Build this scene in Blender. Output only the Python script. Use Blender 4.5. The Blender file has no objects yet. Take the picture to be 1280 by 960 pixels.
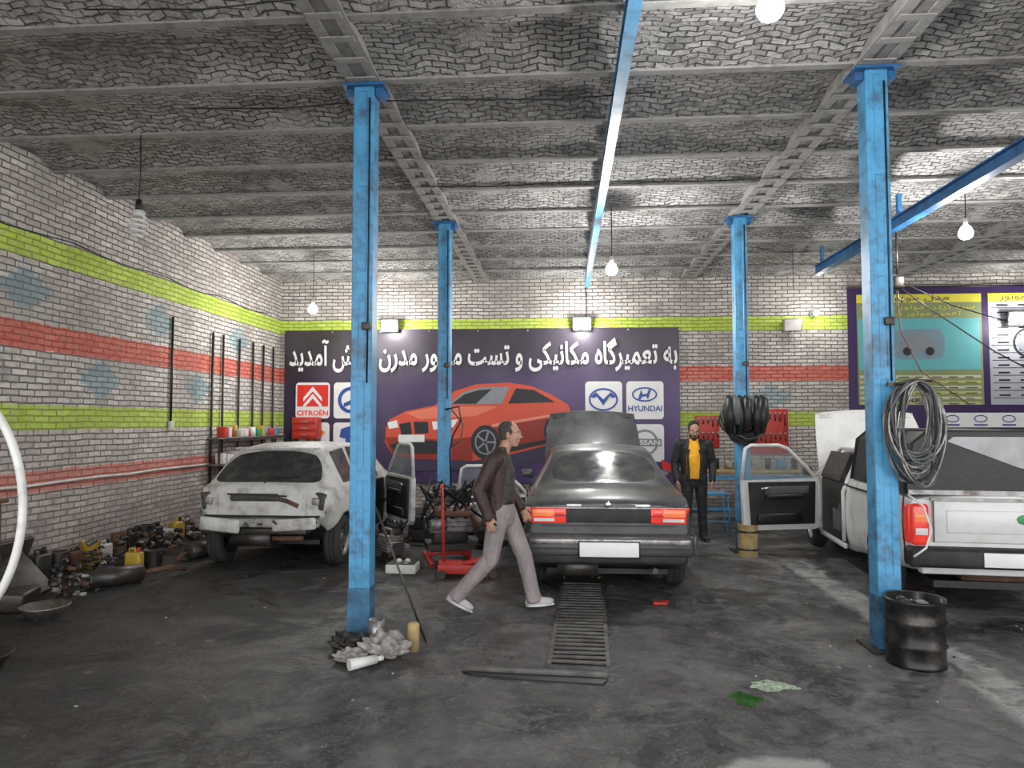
import bpy, bmesh, math, random
from math import sin, cos, pi, radians, sqrt
from mathutils import Vector, Matrix, Euler
from mathutils.bvhtree import BVHTree
random.seed(7)
scene = bpy.context.scene
scene.view_settings.view_transform = 'Standard'
scene.view_settings.exposure = 0.0
V = Vector

# ---------------------------------------------------------------- materials
class NT:
    def __init__(s, name):
        s.mat = bpy.data.materials.new(name); s.mat.use_nodes = True
        s.t = s.mat.node_tree; s.b = s.t.nodes['Principled BSDF']
        s.out = s.t.nodes['Material Output']
    def n(s, typ, **kw):
        nd = s.t.nodes.new(typ)
        for k, v in kw.items():
            setattr(nd, k, v)
        return nd
    def put(s, sock, val):
        if isinstance(val, bpy.types.NodeSocket): s.t.links.new(val, sock)
        elif isinstance(val, (tuple, list)):
            if len(val) == 3 and sock.type == 'RGBA': val = (*val, 1)
            sock.default_value = val
        else: sock.default_value = val
    def m(s, op, a, b=0.0, c=0.0):
        nd = s.n('ShaderNodeMath', operation=op)
        s.put(nd.inputs[0], a); s.put(nd.inputs[1], b); s.put(nd.inputs[2], c)
        return nd.outputs[0]
    def mix(s, f, a, b, blend='MIX'):
        nd = s.n('ShaderNodeMix', data_type='RGBA', blend_type=blend)
        s.put(nd.inputs[0], f); s.put(nd.inputs[6], a); s.put(nd.inputs[7], b)
        return nd.outputs[2]
    def noise(s, vec, scale, detail=4, rough=.55, dist=0.0):
        nd = s.n('ShaderNodeTexNoise')
        s.put(nd.inputs['Vector'], vec); nd.inputs['Scale'].default_value = scale
        nd.inputs['Detail'].default_value = detail; nd.inputs['Roughness'].default_value = rough
        nd.inputs['Distortion'].default_value = dist
        return nd.outputs[0]
    def rng(s, v, a, b, c=0.0, d=1.0):
        nd = s.n('ShaderNodeMapRange'); nd.clamp = True
        for i, x in enumerate((v, a, b, c, d)): s.put(nd.inputs[i], x)
        return nd.outputs[0]
    def bump(s, h, strength=.5, dist=.02):
        nd = s.n('ShaderNodeBump'); s.put(nd.inputs['Height'], h)
        nd.inputs['Strength'].default_value = strength; nd.inputs['Distance'].default_value = dist
        s.t.links.new(nd.outputs[0], s.b.inputs['Normal'])
    def pos(s):
        return s.n('ShaderNodeNewGeometry').outputs['Position']
    def oc(s):
        return s.n('ShaderNodeTexCoord').outputs['Object']
    def sep(s, v):
        nd = s.n('ShaderNodeSeparateXYZ'); s.put(nd.inputs[0], v); return nd.outputs
    def comb(s, x, y, z=0.0):
        nd = s.n('ShaderNodeCombineXYZ')
        s.put(nd.inputs[0], x); s.put(nd.inputs[1], y); s.put(nd.inputs[2], z); return nd.outputs[0]
    def col(s, c): s.put(s.b.inputs['Base Color'], c)
    def rough(s, r): s.put(s.b.inputs['Roughness'], r)

def M(name, c, rough=.5, metal=0.0, var=.15, scale=6, bump=0.0, dirt=None, damt=.5, dscale=5, emis=0.0, coat=0.0):
    k = NT(name); o = k.oc()
    n1 = k.noise(o, scale)
    lo = tuple(max(0, x*(1-var)) for x in c); hi = tuple(min(1, x*(1+var)) for x in c)
    cc = k.mix(k.rng(n1, .3, .7), lo, hi)
    if dirt:
        n2 = k.noise(o, dscale, 6, .65)
        cc = k.mix(k.m('MULTIPLY', k.rng(n2, .48, .66), damt), cc, dirt)
    k.col(cc); k.rough(k.rng(n1, .3, .7, max(0, rough-.07), min(1, rough+.07)))
    k.b.inputs['Metallic'].default_value = metal
    if coat: k.b.inputs['Coat Weight'].default_value = coat; k.b.inputs['Coat Roughness'].default_value = .12
    if bump: k.bump(k.noise(o, scale*6), bump, .01)
    if emis:
        k.put(k.b.inputs['Emission Color'], c); k.b.inputs['Emission Strength'].default_value = emis
    return k.mat

def brick_wall(name, axis, diamonds):
    k = NT(name); p = k.sep(k.pos()); h = p[axis]; z = p[2]
    pv = k.pos()
    wob = k.m('MULTIPLY', k.m('SUBTRACT', k.noise(pv, 1.3), .5), .05)
    wob2 = k.m('MULTIPLY', k.m('SUBTRACT', k.noise(pv, 9, 2), .5), .018)
    vec = k.comb(k.m('ADD', h, wob2), k.m('ADD', z, k.m('ADD', wob, wob2)))
    bt = k.n('ShaderNodeTexBrick'); k.put(bt.inputs['Vector'], vec)
    bt.inputs['Scale'].default_value = 1; bt.inputs['Brick Width'].default_value = .225
    bt.inputs['Row Height'].default_value = .07; bt.inputs['Mortar Size'].default_value = .0095
    bt.inputs['Mortar Smooth'].default_value = .35
    k.put(bt.inputs['Color1'], (.82, .775, .72)); k.put(bt.inputs['Color2'], (.56, .52, .48)); k.put(bt.inputs['Mortar'], (.15, .13, .12))
    n1 = k.noise(pv, .9, 6, .65); n2 = k.noise(pv, 14, 5, .65); n4 = k.noise(pv, 3.1, 6, .7)
    c = k.mix(k.rng(n1, .44, .66, 0, .55), bt.outputs[0], (.31, .27, .25), 'MIX')
    c = k.mix(k.rng(n2, .48, .68, 0, .6), c, (.36, .31, .28))
    c = k.mix(k.rng(n4, .53, .66, 0, .55), c, (.24, .215, .21))
    low = k.m('MULTIPLY', k.rng(z, .1, 1.7, 1, 0), k.rng(n4, .3, .6, .2, .75))
    c = k.mix(low, c, (.30, .24, .225))
    fade = k.rng(n2, .32, .66, 1.0, .55)
    def band(a, b):
        zz = k.m('ADD', z, k.m('MULTIPLY', k.m('SUBTRACT', n2, .5), .09))
        return k.m('MULTIPLY', k.m('GREATER_THAN', zz, a), k.m('LESS_THAN', zz, b))
    def paint(c, mask, colr, st=1.0):
        f = k.m('MULTIPLY', mask, k.m('MULTIPLY', fade, st))
        mult = k.mix(1.0, k.mix(.5, c, (1, 1, 1)), colr, 'MULTIPLY')
        return k.mix(f, c, mult)
    c = paint(c, band(3.43, 3.70), (.68, .96, .02))
    c = paint(c, band(1.60, 1.87), (.62, .86, .03))
    c = paint(c, band(2.46, 2.75), (.88, .12, .06))
    if axis == 1: c = paint(c, band(.93, 1.16), (.85, .17, .11), .85)
    for (a, b) in diamonds:
        ha = k.m('SNAP', k.m('SUBTRACT', h, a), .12); zb = k.m('SNAP', k.m('SUBTRACT', z, b), .07)
        d = k.m('ADD', k.m('MULTIPLY', k.m('ABSOLUTE', k.m('ADD', ha, .06)), .7), k.m('ABSOLUTE', k.m('ADD', zb, .035)))
        d = k.m('ADD', d, k.m('MULTIPLY', k.m('SUBTRACT', n2, .5), .25))
        c = paint(c, k.m('LESS_THAN', d, .27), (.20, .42, .50), .75)
    k.col(c); k.rough(.8)
    hgt = k.m('ADD', k.m('MULTIPLY', bt.outputs[1], -1.0), k.m('MULTIPLY', n2, .7))
    k.bump(hgt, 1.0, .025)
    return k.mat

def ceiling_mat():
    k = NT('ceiling_brick'); pv = k.pos(); p = k.sep(pv)
    wn = k.noise(pv, 1.7, 3); wob = k.m('MULTIPLY', k.m('SUBTRACT', wn, .5), .34)
    wob2 = k.m('MULTIPLY', k.m('SUBTRACT', k.noise(pv, 6.5, 3, .6), .5), .06)
    zig = k.m('MULTIPLY', k.m('PINGPONG', k.m('ADD', p[0], wob), .21), .24)
    vec = k.comb(k.m('ADD', p[0], wob2), k.m('ADD', k.m('ADD', p[1], zig), k.m('ADD', k.m('MULTIPLY', wob, .35), wob2)))
    bt = k.n('ShaderNodeTexBrick'); k.put(bt.inputs['Vector'], vec)
    bt.inputs['Scale'].default_value = 1; bt.inputs['Brick Width'].default_value = .13
    bt.inputs['Row Height'].default_value = .062; bt.inputs['Mortar Size'].default_value = .0085
    bt.inputs['Mortar Smooth'].default_value = .6
    k.put(bt.inputs['Color1'], (.74, .72, .69)); k.put(bt.inputs['Color2'], (.36, .35, .34)); k.put(bt.inputs['Mortar'], (.10, .097, .095))
    n1 = k.noise(pv, .7, 7, .65); n2 = k.noise(pv, 15, 5, .7); n5 = k.noise(pv, 4, 6, .7)
    c = k.mix(k.rng(n1, .43, .60, 0, .6), bt.outputs[0], (.20, .195, .19))
    c = k.mix(k.rng(n2, .46, .66, 0, .6), c, (.70, .68, .66))
    c = k.mix(k.rng(n5, .54, .66, 0, .6), c, (.16, .156, .155))
    n3 = k.noise(pv, 1.9, 5, .6)
    pm = k.rng(n3, .58, .63, 0, .75)
    c = k.mix(pm, c, (.60, .585, .565))
    k.col(c); k.rough(.9)
    h = k.m('MULTIPLY', k.m('MULTIPLY', bt.outputs[1], -1.1), k.m('SUBTRACT', 1.0, pm))
    k.bump(k.m('ADD', h, n2), 1.0, .035)
    return k.mat

def floor_mat():
    k = NT('oily_concrete'); pv = k.pos(); p = k.sep(pv)
    a = k.noise(pv, .55, 8, .7, .4); b = k.noise(pv, 3.2, 8, .72, .8); d = k.noise(pv, 30, 4, .65); e = k.noise(pv, 1.2, 9, .75, .6)
    c = k.mix(k.rng(a, .42, .58), (.030, .029, .030), (.115, .113, .112))
    c = k.mix(k.rng(b, .50, .62, 0, .6), c, (.18, .176, .172))
    c = k.mix(k.rng(e, .50, .57, 0, .75), c, (.026, .025, .026))
    c = k.mix(k.rng(d, .56, .70, 0, .55), c, (.26, .25, .235))
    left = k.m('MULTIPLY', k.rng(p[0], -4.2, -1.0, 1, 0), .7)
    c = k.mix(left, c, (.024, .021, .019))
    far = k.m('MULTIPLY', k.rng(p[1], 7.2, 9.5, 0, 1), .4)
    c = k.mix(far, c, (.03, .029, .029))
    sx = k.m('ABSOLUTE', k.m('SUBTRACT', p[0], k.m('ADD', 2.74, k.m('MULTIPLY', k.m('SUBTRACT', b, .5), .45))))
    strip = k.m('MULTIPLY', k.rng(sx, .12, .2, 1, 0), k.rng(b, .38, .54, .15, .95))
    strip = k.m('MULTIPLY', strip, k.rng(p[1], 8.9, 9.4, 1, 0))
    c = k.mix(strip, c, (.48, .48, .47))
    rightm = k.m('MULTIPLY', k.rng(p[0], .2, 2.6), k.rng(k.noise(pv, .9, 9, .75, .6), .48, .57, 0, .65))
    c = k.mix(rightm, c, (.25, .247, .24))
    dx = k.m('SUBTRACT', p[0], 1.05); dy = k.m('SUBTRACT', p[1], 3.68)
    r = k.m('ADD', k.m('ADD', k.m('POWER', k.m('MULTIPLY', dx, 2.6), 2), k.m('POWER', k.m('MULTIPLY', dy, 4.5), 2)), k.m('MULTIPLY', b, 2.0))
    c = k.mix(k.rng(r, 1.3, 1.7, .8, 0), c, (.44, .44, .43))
    vo = k.n('ShaderNodeTexVoronoi'); k.put(vo.inputs['Vector'], pv); vo.inputs['Scale'].default_value = 2.6
    c = k.mix(k.m('MULTIPLY', k.rng(vo.outputs[0], .05, .09, .6, 0), k.rng(a, .45, .55)), c, (.28, .26, .23))
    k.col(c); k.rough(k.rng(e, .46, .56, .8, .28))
    k.b.inputs['Specular IOR Level'].default_value = .4
    k.bump(k.m('ADD', b, k.m('MULTIPLY', d, .5)), .7, .025)
    return k.mat

m_ceil = ceiling_mat(); m_floor = floor_mat()
m_back = brick_wall('brick_back', 0, [(3.94, 2.15), (7.2, 2.15)])
m_left = brick_wall('brick_left', 1, [(7.13, 3.1), (9.65, 3.1), (12.1, 3.1), (8.4, 2.2), (10.75, 2.2), (5.9, 2.2)])
m_steelgrey = M('painted_steel_grey', (.40, .39, .375), .8, var=.35, scale=5, bump=.4, dirt=(.13, .125, .12), damt=.75)
m_blue = M('blue_paint', (.085, .34, .60), .42, var=.22, scale=3, dirt=(.06, .08, .11), damt=.7, dscale=7)
m_blue2 = M('blue_paint_dark', (.03, .15, .36), .45, var=.2, dirt=(.03, .03, .035), damt=.6)
m_bgrime = M('blue_paint_grimy', (.045, .15, .27), .6, var=.4, scale=9, dirt=(.03, .028, .025), damt=.9, dscale=6)
m_black = M('black_plastic_and_gap', (.015, .015, .016), .45)
m_rubber = M('tyre_rubber', (.035, .034, .033), .85, var=.3, scale=20, bump=.3)
m_dark = M('dark_grease_and_void', (.025, .022, .02), .5, var=.4, scale=14)
m_steel = M('worn_steel', (.35, .34, .33), .4, .8, var=.3, scale=12, dirt=(.06, .04, .03), damt=.7, dscale=9)
m_dsteel = M('dark_steel', (.09, .085, .08), .45, .7, var=.4, scale=10, dirt=(.05, .03, .02), damt=.6)
m_alu = M('dirty_aluminium', (.38, .37, .36), .5, .6, var=.3, scale=15, dirt=(.07, .06, .05), damt=.8, dscale=12)
m_rust = M('rust', (.13, .065, .04), .8, var=.4, scale=15, bump=.3)
m_white = M('white_car_paint', (.76, .76, .75), .32, var=.06, scale=3, dirt=(.42, .39, .35), damt=.4, dscale=3, coat=.4)
m_wdirty = M('white_dirty_paint', (.66, .655, .635), .5, var=.1, scale=4, dirt=(.22, .19, .16), damt=.65, dscale=5)
m_blk = M('dusty_charcoal_paint', (.072, .073, .077), .38, .15, var=.3, scale=4, dirt=(.17, .165, .155), damt=.5, dscale=2.5, coat=.35)
m_glass = M('car_glass', (.035, .04, .04), .14, 0, var=.2, dirt=(.13, .13, .12), damt=.5, coat=.2)
m_trim = M('black_trim', (.02, .02, .022), .6, dirt=(.07, .065, .06), damt=.4)
m_red = M('tail_red', (.78, .045, .03), .18, emis=.3, coat=.6)
m_orange = M('tail_orange', (.9, .24, .09), .2, emis=.25)
m_clear = M('lamp_clear', (.75, .7, .68), .2)
m_plate = M('blank_plate', (.85, .85, .83), .4, var=.03)
m_chrome = M('chrome', (.7, .7, .7), .2, 1)
m_rim = M('steel_rim', (.3, .3, .3), .45, .7, dirt=(.06, .05, .04), damt=.6)
m_redp = M('red_paint', (.55, .035, .025), .45, var=.25, dirt=(.1, .03, .02), damt=.6)
m_yel = M('yellow_plastic', (.55, .37, .05), .4, var=.15, dirt=(.13, .09, .05), damt=.7)
m_org = M('orange_plastic', (.6, .2, .05), .4, dirt=(.1, .05, .03), damt=.5)
m_wood = M('old_wood', (.45, .33, .15), .7, var=.3, scale=10, dirt=(.12, .08, .04), damt=.6)
m_wplast = M('white_plastic', (.70, .70, .68), .4, var=.05, dirt=(.32, .30, .27), damt=.55)
m_cloth = M('rag_cloth', (.34, .32, .30), .9, var=.5, scale=12, bump=.5, dirt=(.06, .05, .045), damt=.8)
m_bluep = M('light_blue_plastic', (.10, .26, .42), .4, dirt=(.08, .08, .09), damt=.5)
m_green = M('green_plastic', (.05, .30, .12), .4)
m_cable = M('cable_grey', (.10, .11, .11), .5, var=.4)
m_tarp = M('silver_tarp', (.34, .34, .35), .35, .3, var=.3, scale=3)

# ---------------------------------------------------------------- mesh builder
class MB:
    def __init__(s):
        s.v = []; s.f = []; s.m = []; s.sm = []; s.mats = []; s.T = Matrix.Identity(4)
    def mi(s, mat):
        if mat not in s.mats: s.mats.append(mat)
        return s.mats.index(mat)
    def add(s, vs, fs, mat, smooth=False, T=None):
        T = s.T @ T if T is not None else s.T
        o = len(s.v); s.v += [T @ V(v) for v in vs]
        ml = isinstance(mat, list)
        for i, f in enumerate(fs):
            s.f.append([o+x for x in f]); s.m.append(s.mi(mat[i] if ml else mat))
            s.sm.append(smooth if isinstance(smooth, bool) else smooth[i])
    def bm(s, b, mat, smooth=False, T=None):
        b.verts.ensure_lookup_table(); b.verts.index_update()
        s.add([v.co.copy() for v in b.verts], [[v.index for v in f.verts] for f in b.faces], mat, smooth, T)
        b.free()
    def box(s, c, sz, mat, rot=(0, 0, 0), bev=0.0, seg=2):
        T = Matrix.Translation(c) @ Euler(rot).to_matrix().to_4x4()
        b = bmesh.new(); bmesh.ops.create_cube(b, size=1)
        for v in b.verts: v.co = V((v.co.x*sz[0], v.co.y*sz[1], v.co.z*sz[2]))
        if bev: bmesh.ops.bevel(b, geom=b.edges[:], offset=bev, segments=seg, affect='EDGES', profile=.5)
        s.bm(b, mat, bool(bev and seg > 1), T)
    def cyl(s, p0, p1, r0, mat, r1=None, seg=16, smooth=True):
        r1 = r0 if r1 is None else r1
        p0 = V(p0); p1 = V(p1); d = (p1-p0).normalized()
        a = d.orthogonal().normalized(); b = d.cross(a)
        vs = []
        for p, r in ((p0, r0), (p1, r1)):
            for i in range(seg):
                t = 2*pi*i/seg; vs.append(p + a*(r*cos(t)) + b*(r*sin(t)))
        fs = [[i, (i+1) % seg, seg+(i+1) % seg, seg+i] for i in range(seg)]
        sm = [smooth]*seg + [False, False]
        fs += [list(range(seg))[::-1], list(range(seg, 2*seg))]
        s.add(vs, fs, mat, sm)
    def tube(s, pts, r, mat, seg=8, closed=False):
        pts = [V(p) for p in pts]; n = len(pts)
        rr = r if isinstance(r, (list, tuple)) else [r]*n
        vs = []; a = None
        for i, p in enumerate(pts):
            if closed: d = pts[(i+1) % n]-pts[i-1]
            else: d = pts[min(i+1, n-1)]-pts[max(i-1, 0)]
            d = d.normalized() if d.length > 1e-9 else V((0, 0, 1))
            if a is None: a = d.orthogonal().normalized()
            a = (a - d*a.dot(d)); a = a.normalized() if a.length > 1e-6 else d.orthogonal().normalized()
            b = d.cross(a)
            for j in range(seg):
                t = 2*pi*j/seg; vs.append(p + a*(rr[i]*cos(t)) + b*(rr[i]*sin(t)))
        fs = []
        for i in range(n if closed else n-1):
            k = (i+1) % n
            for j in range(seg):
                fs.append([i*seg+j, i*seg+(j+1) % seg, k*seg+(j+1) % seg, k*seg+j])
        if not closed: fs += [list(range(seg))[::-1], list(range((n-1)*seg, n*seg))]
        s.add(vs, fs, mat, True)
    def ell(s, c, r, mat, rot=None, seg=16):
        if not isinstance(r, (tuple, list)): r = (r, r, r)
        T = Matrix.Translation(c) @ ((rot if isinstance(rot, Matrix) else Euler(rot or (0, 0, 0)).to_matrix()).to_4x4()) @ Matrix.Diagonal((*r, 1))
        b = bmesh.new(); bmesh.ops.create_uvsphere(b, u_segments=seg, v_segments=max(6, seg*2//3), radius=1)
        s.bm(b, mat, True, T)
    def cap(s, p0, r0, p1, r1, mat, seg=14):
        s.cyl(p0, p1, r0, mat, r1, seg); s.ell(p0, r0, mat, seg=seg); s.ell(p1, r1, mat, seg=seg)
    def prism(s, pts, th, mat, T=None, smooth=False):
        n = len(pts)
        vs = [(x, y, 0) for x, y in pts]+[(x, y, th) for x, y in pts]
        fs = [list(range(n))[::-1], list(range(n, 2*n))]+[[i, (i+1) % n, n+(i+1) % n, n+i] for i in range(n)]
        s.add(vs, fs, mat, False, T)
    def lathe(s, prof, mat, T=None, seg=24, smooth=True):
        vs = []; n = len(prof)
        for i in range(seg):
            t = 2*pi*i/seg
            for r, z in prof: vs.append((r*cos(t), r*sin(t), z))
        fs = []
        ml = []
        for i in range(seg):
            k = (i+1) % seg
            for j in range(n-1):
                fs.append([i*n+j, k*n+j, k*n+j+1, i*n+j+1]); ml.append(mat[j] if isinstance(mat, list) else mat)
        s.add(vs, fs, ml, smooth, T)
    def loft(s, rings, mat, seg=20, smooth=True):
        vs = []
        for c, rx, ry in rings:
            for j in range(seg):
                t = 2*pi*j/seg; vs.append((c[0]+rx*cos(t), c[1]+ry*sin(t), c[2]))
        n = len(rings); fs = []
        for i in range(n-1):
            for j in range(seg):
                fs.append([i*seg+j, i*seg+(j+1) % seg, (i+1)*seg+(j+1) % seg, (i+1)*seg+j])
        fs += [list(range(seg))[::-1], list(range((n-1)*seg, n*seg))]
        s.add(vs, fs, mat, smooth)
    def obj(s, name, loc=(0, 0, 0), rot=(0, 0, 0), parent=None):
        me = bpy.data.meshes.new(name); me.from_pydata([tuple(v) for v in s.v], [], s.f)
        for m in s.mats: me.materials.append(m)
        me.polygons.foreach_set('material_index', s.m); me.polygons.foreach_set('use_smooth', s.sm)
        me.update()
        o = bpy.data.objects.new(name, me); scene.collection.objects.link(o)
        o.location = loc; o.rotation_euler = rot
        if parent: o.parent = parent
        return o

def Tm(loc=(0, 0, 0), rot=(0, 0, 0)):
    return Matrix.Translation(loc) @ Euler(rot).to_matrix().to_4x4()

# ---------------------------------------------------------------- room shell
XL, XR, YB, YF = -5.65, 11.0, 14.0, -1.0
ZJ = 4.45
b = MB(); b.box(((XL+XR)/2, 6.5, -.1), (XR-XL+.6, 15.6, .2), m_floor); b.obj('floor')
b = MB(); b.box((2, -9.3, -.12), (40, 16, .2), M('bounce_concrete', (.46, .45, .43), .9, bump=.2)); b.obj('ground_bounce')  # unseen pale ground, added outside to bounce daylight into the room
b = MB(); b.box(((XL+XR)/2, YB+.15, 2.35), (XR-XL+.6, .3, 4.7), m_back); b.obj('wall_back')
b = MB(); b.box((XL-.15, 6.5, 2.35), (.3, 15, 4.7), m_left); b.obj('wall_left')
b = MB(); b.box((XR+.15, 6.5, 2.35), (.3, 15, 4.7), m_left); b.obj('wall_right')
b = MB(); b.T = Matrix.Identity(4)
js = [14.0-.93*i for i in range(17)]
for i in range(len(js)-1):
    y1, y0 = js[i], js[i+1]
    N = 10; NX = 60; vs = []; fs = []
    for a in range(NX+1):
        x = XL+(XR-XL)*a/NX
        for k in range(N+1):
            t = k/N; vs.append((x, y0+(y1-y0)*t, ZJ+.03+(.10+.015*sin(x*2.3+i*1.7))*sin(pi*t)+.008*sin(x*7.1+i)*sin(pi*t)))
    for a in range(NX):
        for k in range(N):
            p = a*(N+1)+k; fs.append([p, p+1, p+N+2, p+N+1])
    b.add(vs, fs, m_ceil, True)
for y in js[1:]:
    b.box(((XL+XR)/2, y, ZJ+.006), (XR-XL, .075, .012), m_steelgrey)
    b.box(((XL+XR)/2, y, ZJ+.07), (XR-XL, .02, .12), m_steelgrey)
b.box(((XL+XR)/2, 6.5, 4.8), (XR-XL+.6, 15.6, .2), m_steelgrey)  # unseen roof slab, added to keep sky light from leaking through
b.obj('ceiling')
for gx in (-1.6, 2.38, 6.4):
    b = MB()
    for sx in (-.1, .1):
        b.box((gx+sx, 6.5, 4.43), (.085, 15, .012), m_steelgrey)
        b.box((gx+sx, 6.5, 4.5), (.012, 15, .13), m_steelgrey)
    b.box((gx, 6.5, 4.448), (.2, 15, .01), m_steelgrey)
    y = -.8
    while y < 13.8:
        b.box((gx, y, 4.418), (.24, .07, .01), m_steelgrey); y += .30
    b.obj('ceiling_girder')

# ---------------------------------------------------------------- columns
def column(x, y):
    b = MB(); H = 4.41
    for s in (-1, 1):
        b.box((s*.054, 0, H/2), (.060, .165, H), m_blue, bev=.006, seg=1)
    b.box((0, 0, H/2), (.09, .150, H), m_blue)
    for z in [0.5+.78*i for i in range(6)]:
        b.box((0, -.082, z), (.12, .006, .09), m_blue)
        b.box((0, .082, z), (.12, .006, .09), m_blue)
    b.box((0, 0, .01), (.32, .32, .02), m_dsteel)
    b.box((0, 0, H-.01), (.34, .26, .02), m_blue2)
    for s in (-1, 1):
        b.box((s*.12, 0, H-.05), (.06, .12, .07), m_blue2)
    b.box((0, 0, .20), (.174, .170, .40), m_bgrime)
    b.tube([(.05, -.09, 4.3), (.052, -.088, 3), (.048, -.09, 2.0)], .007, m_black, seg=5)
    b.box((.04, -.095, 2.45), (.07, .03, .06), m_dsteel, bev=.006)
    return b.obj('steel_column', (x, y, 0))
column(-1.6, 5.66); column(2.40, 5.66); column(-1.62, 9.7); column(2.34, 9.7)

b = MB()
b.box((0, 0, -.0), (.09, 13.9, .012), m_blue); b.box((0, 0, .12), (.09, 13.9, .012), m_blue); b.box((0, 0, .06), (.012, 13.9, .12), m_blue)
b.obj('ceiling_beam', (.45, 6.95, 4.29))
b = MB()
b.box((0, 0, -.065), (.11, 9, .014), m_blue2); b.box((0, 0, .065), (.11, 9, .014), m_blue2); b.box((0, 0, 0), (.014, 9, .13), m_blue2)
for y in (-3.5, -1, 1.6, 4.2): b.box((0, y, .2), (.05, .05, .28), m_blue2)
b.obj('hoist_rail', (4.05, 7.3, 4.1))

# ---------------------------------------------------------------- Persian text shaping
F = {'ب': (0xFE8F, 0xFE90, 0xFE91, 0xFE92), 'ه': (0xFEE9, 0xFEEA, 0xFEEB, 0xFEEC), 'ت': (0xFE95, 0xFE96, 0xFE97, 0xFE98),
     'ع': (0xFEC9, 0xFECA, 0xFECB, 0xFECC), 'م': (0xFEE1, 0xFEE2, 0xFEE3, 0xFEE4), 'ی': (0xFBFC, 0xFBFD, 0xFBFE, 0xFBFF),
     'ر': (0xFEAD, 0xFEAE), 'گ': (0xFB92, 0xFB93, 0xFB94, 0xFB95), 'ا': (0xFE8D, 0xFE8E), 'ک': (0xFB8E, 0xFB8F, 0xFB90, 0xFB91),
     'ن': (0xFEE5, 0xFEE6, 0xFEE7, 0xFEE8), 'و': (0xFEED, 0xFEEE), 'س': (0xFEB1, 0xFEB2, 0xFEB3, 0xFEB4), 'د': (0xFEA9, 0xFEAA),
     'خ': (0xFEA5, 0xFEA6, 0xFEA7, 0xFEA8), 'ش': (0xFEB5, 0xFEB6, 0xFEB7, 0xFEB8), 'آ': (0xFE81, 0xFE82), 'ل': (0xFEDD, 0xFEDE, 0xFEDF, 0xFEE0)}
def shape_fa(t):
    o = []
    for i, ch in enumerate(t):
        if ch not in F: o.append(ch); continue
        f = F[ch]
        prev = i > 0 and t[i-1] in F and len(F[t[i-1]]) == 4
        nxt = len(f) == 4 and i+1 < len(t) and t[i+1] in F
        k = 3 if prev and nxt else 1 if prev else 2 if nxt else 0
        o.append(chr(f[k]))
    return ''.join(reversed(o))
def text_mesh(name, body, x0, x1, zc, y, mat, parent, hmax=None, bold=0.0):
    cu = bpy.data.curves.new(name, 'FONT'); cu.body = body; cu.offset = bold
    o = bpy.data.objects.new(name+'_tmp', cu); scene.collection.objects.link(o)
    bpy.context.view_layer.update()
    dg = bpy.context.evaluated_depsgraph_get()
    me = bpy.data.meshes.new_from_object(o.evaluated_get(dg))
    bpy.data.objects.remove(o)
    if not len(me.vertices): return None
    xs = [v.co.x for v in me.vertices]; ys = [v.co.y for v in me.vertices]
    w = max(xs)-min(xs); h = max(ys)-min(ys); sx = (x1-x0)/w; sz = sx
    if hmax: sz = hmax/h
    cx = (max(xs)+min(xs))/2; cy = (max(ys)+min(ys))/2
    for v in me.vertices:
        v.co = V(((v.co.x-cx)*sx+(x0+x1)/2, y, (v.co.y-cy)*sz+zc))
    me.materials.clear(); me.materials.append(mat)
    o = bpy.data.objects.new(name, me); scene.collection.objects.link(o); o.parent = parent
    return o

def flat(b, pts, mat, y):
    b.add([(x, y, z) for x, z in pts], [list(range(len(pts)))], mat)
def circ(cx, cz, rx, rz=None, n=28, a0=0, a1=2*pi):
    rz = rz or rx
    return [(cx+rx*cos(a0+(a1-a0)*i/n), cz+rz*sin(a0+(a1-a0)*i/n)) for i in range(n)]
def ringf(b, cx, cz, rx, rz, th, mat, y, n=28):
    vs = [(x, y, z) for x, z in circ(cx, cz, rx, rz, n)]+[(x, y, z) for x, z in circ(cx, cz, rx-th, rz-th, n)]
    b.add(vs, [[i, (i+1) % n, n+(i+1) % n, n+i] for i in range(n)], mat)
def rrect(x0, z0, x1, z1, r):
    p = []
    for cx, cz, a in ((x1-r, z1-r, 0), (x0+r, z1-r, 90), (x0+r, z0+r, 180), (x1-r, z0+r, 270)):
        for i in range(6):
            t = radians(a+18*i); p.append((cx+r*cos(t), cz+r*sin(t)))
    return p

def banner_mat():
    k = NT('banner_vinyl'); o = k.sep(k.oc())
    g = k.rng(o[0], -3.9, 1.5); g2 = k.rng(o[2], 2.2, 3.0, 1, 0)
    n = k.noise(k.oc(), 1.2, 3)
    c = k.mix(g, (.026, .016, .040), (.085, .045, .17))
    c = k.mix(k.m('MULTIPLY', k.m('SUBTRACT', 1.0, g2), .85), c, (.036, .030, .030))
    c = k.mix(k.rng(n, .4, .7, 0, .25), c, (.12, .09, .16))
    k.col(c); k.rough(.4); return k.mat
fl = lambda n, c, r=.5: M(n, c, r, var=.04)
p_white = fl('print_white', (.84, .84, .84)); p_red = fl('print_red', (.66, .09, .045)); p_dred = fl('print_dark_red', (.30, .03, .02))
p_blk = fl('print_black', (.02, .02, .025)); p_grey = fl('print_grey', (.25, .27, .3)); p_or = fl('print_orange', (.85, .25, .03))
p_blu = fl('print_blue', (.03, .08, .35)); p_cit = fl('print_brightred', (.75, .03, .02)); p_teal = fl('print_teal', (.13, .45, .48))
p_yel = fl('print_yellow', (.75, .68, .07)); p_pur = fl('print_purple', (.04, .015, .09)); p_lyel = fl('print_paleyellow', (.50, .49, .20))
b = MB(); NX, NZ = 110, 16; W, Z0, Z1 = 7.76, .50, 3.50
vs = []; fs = []
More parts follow.
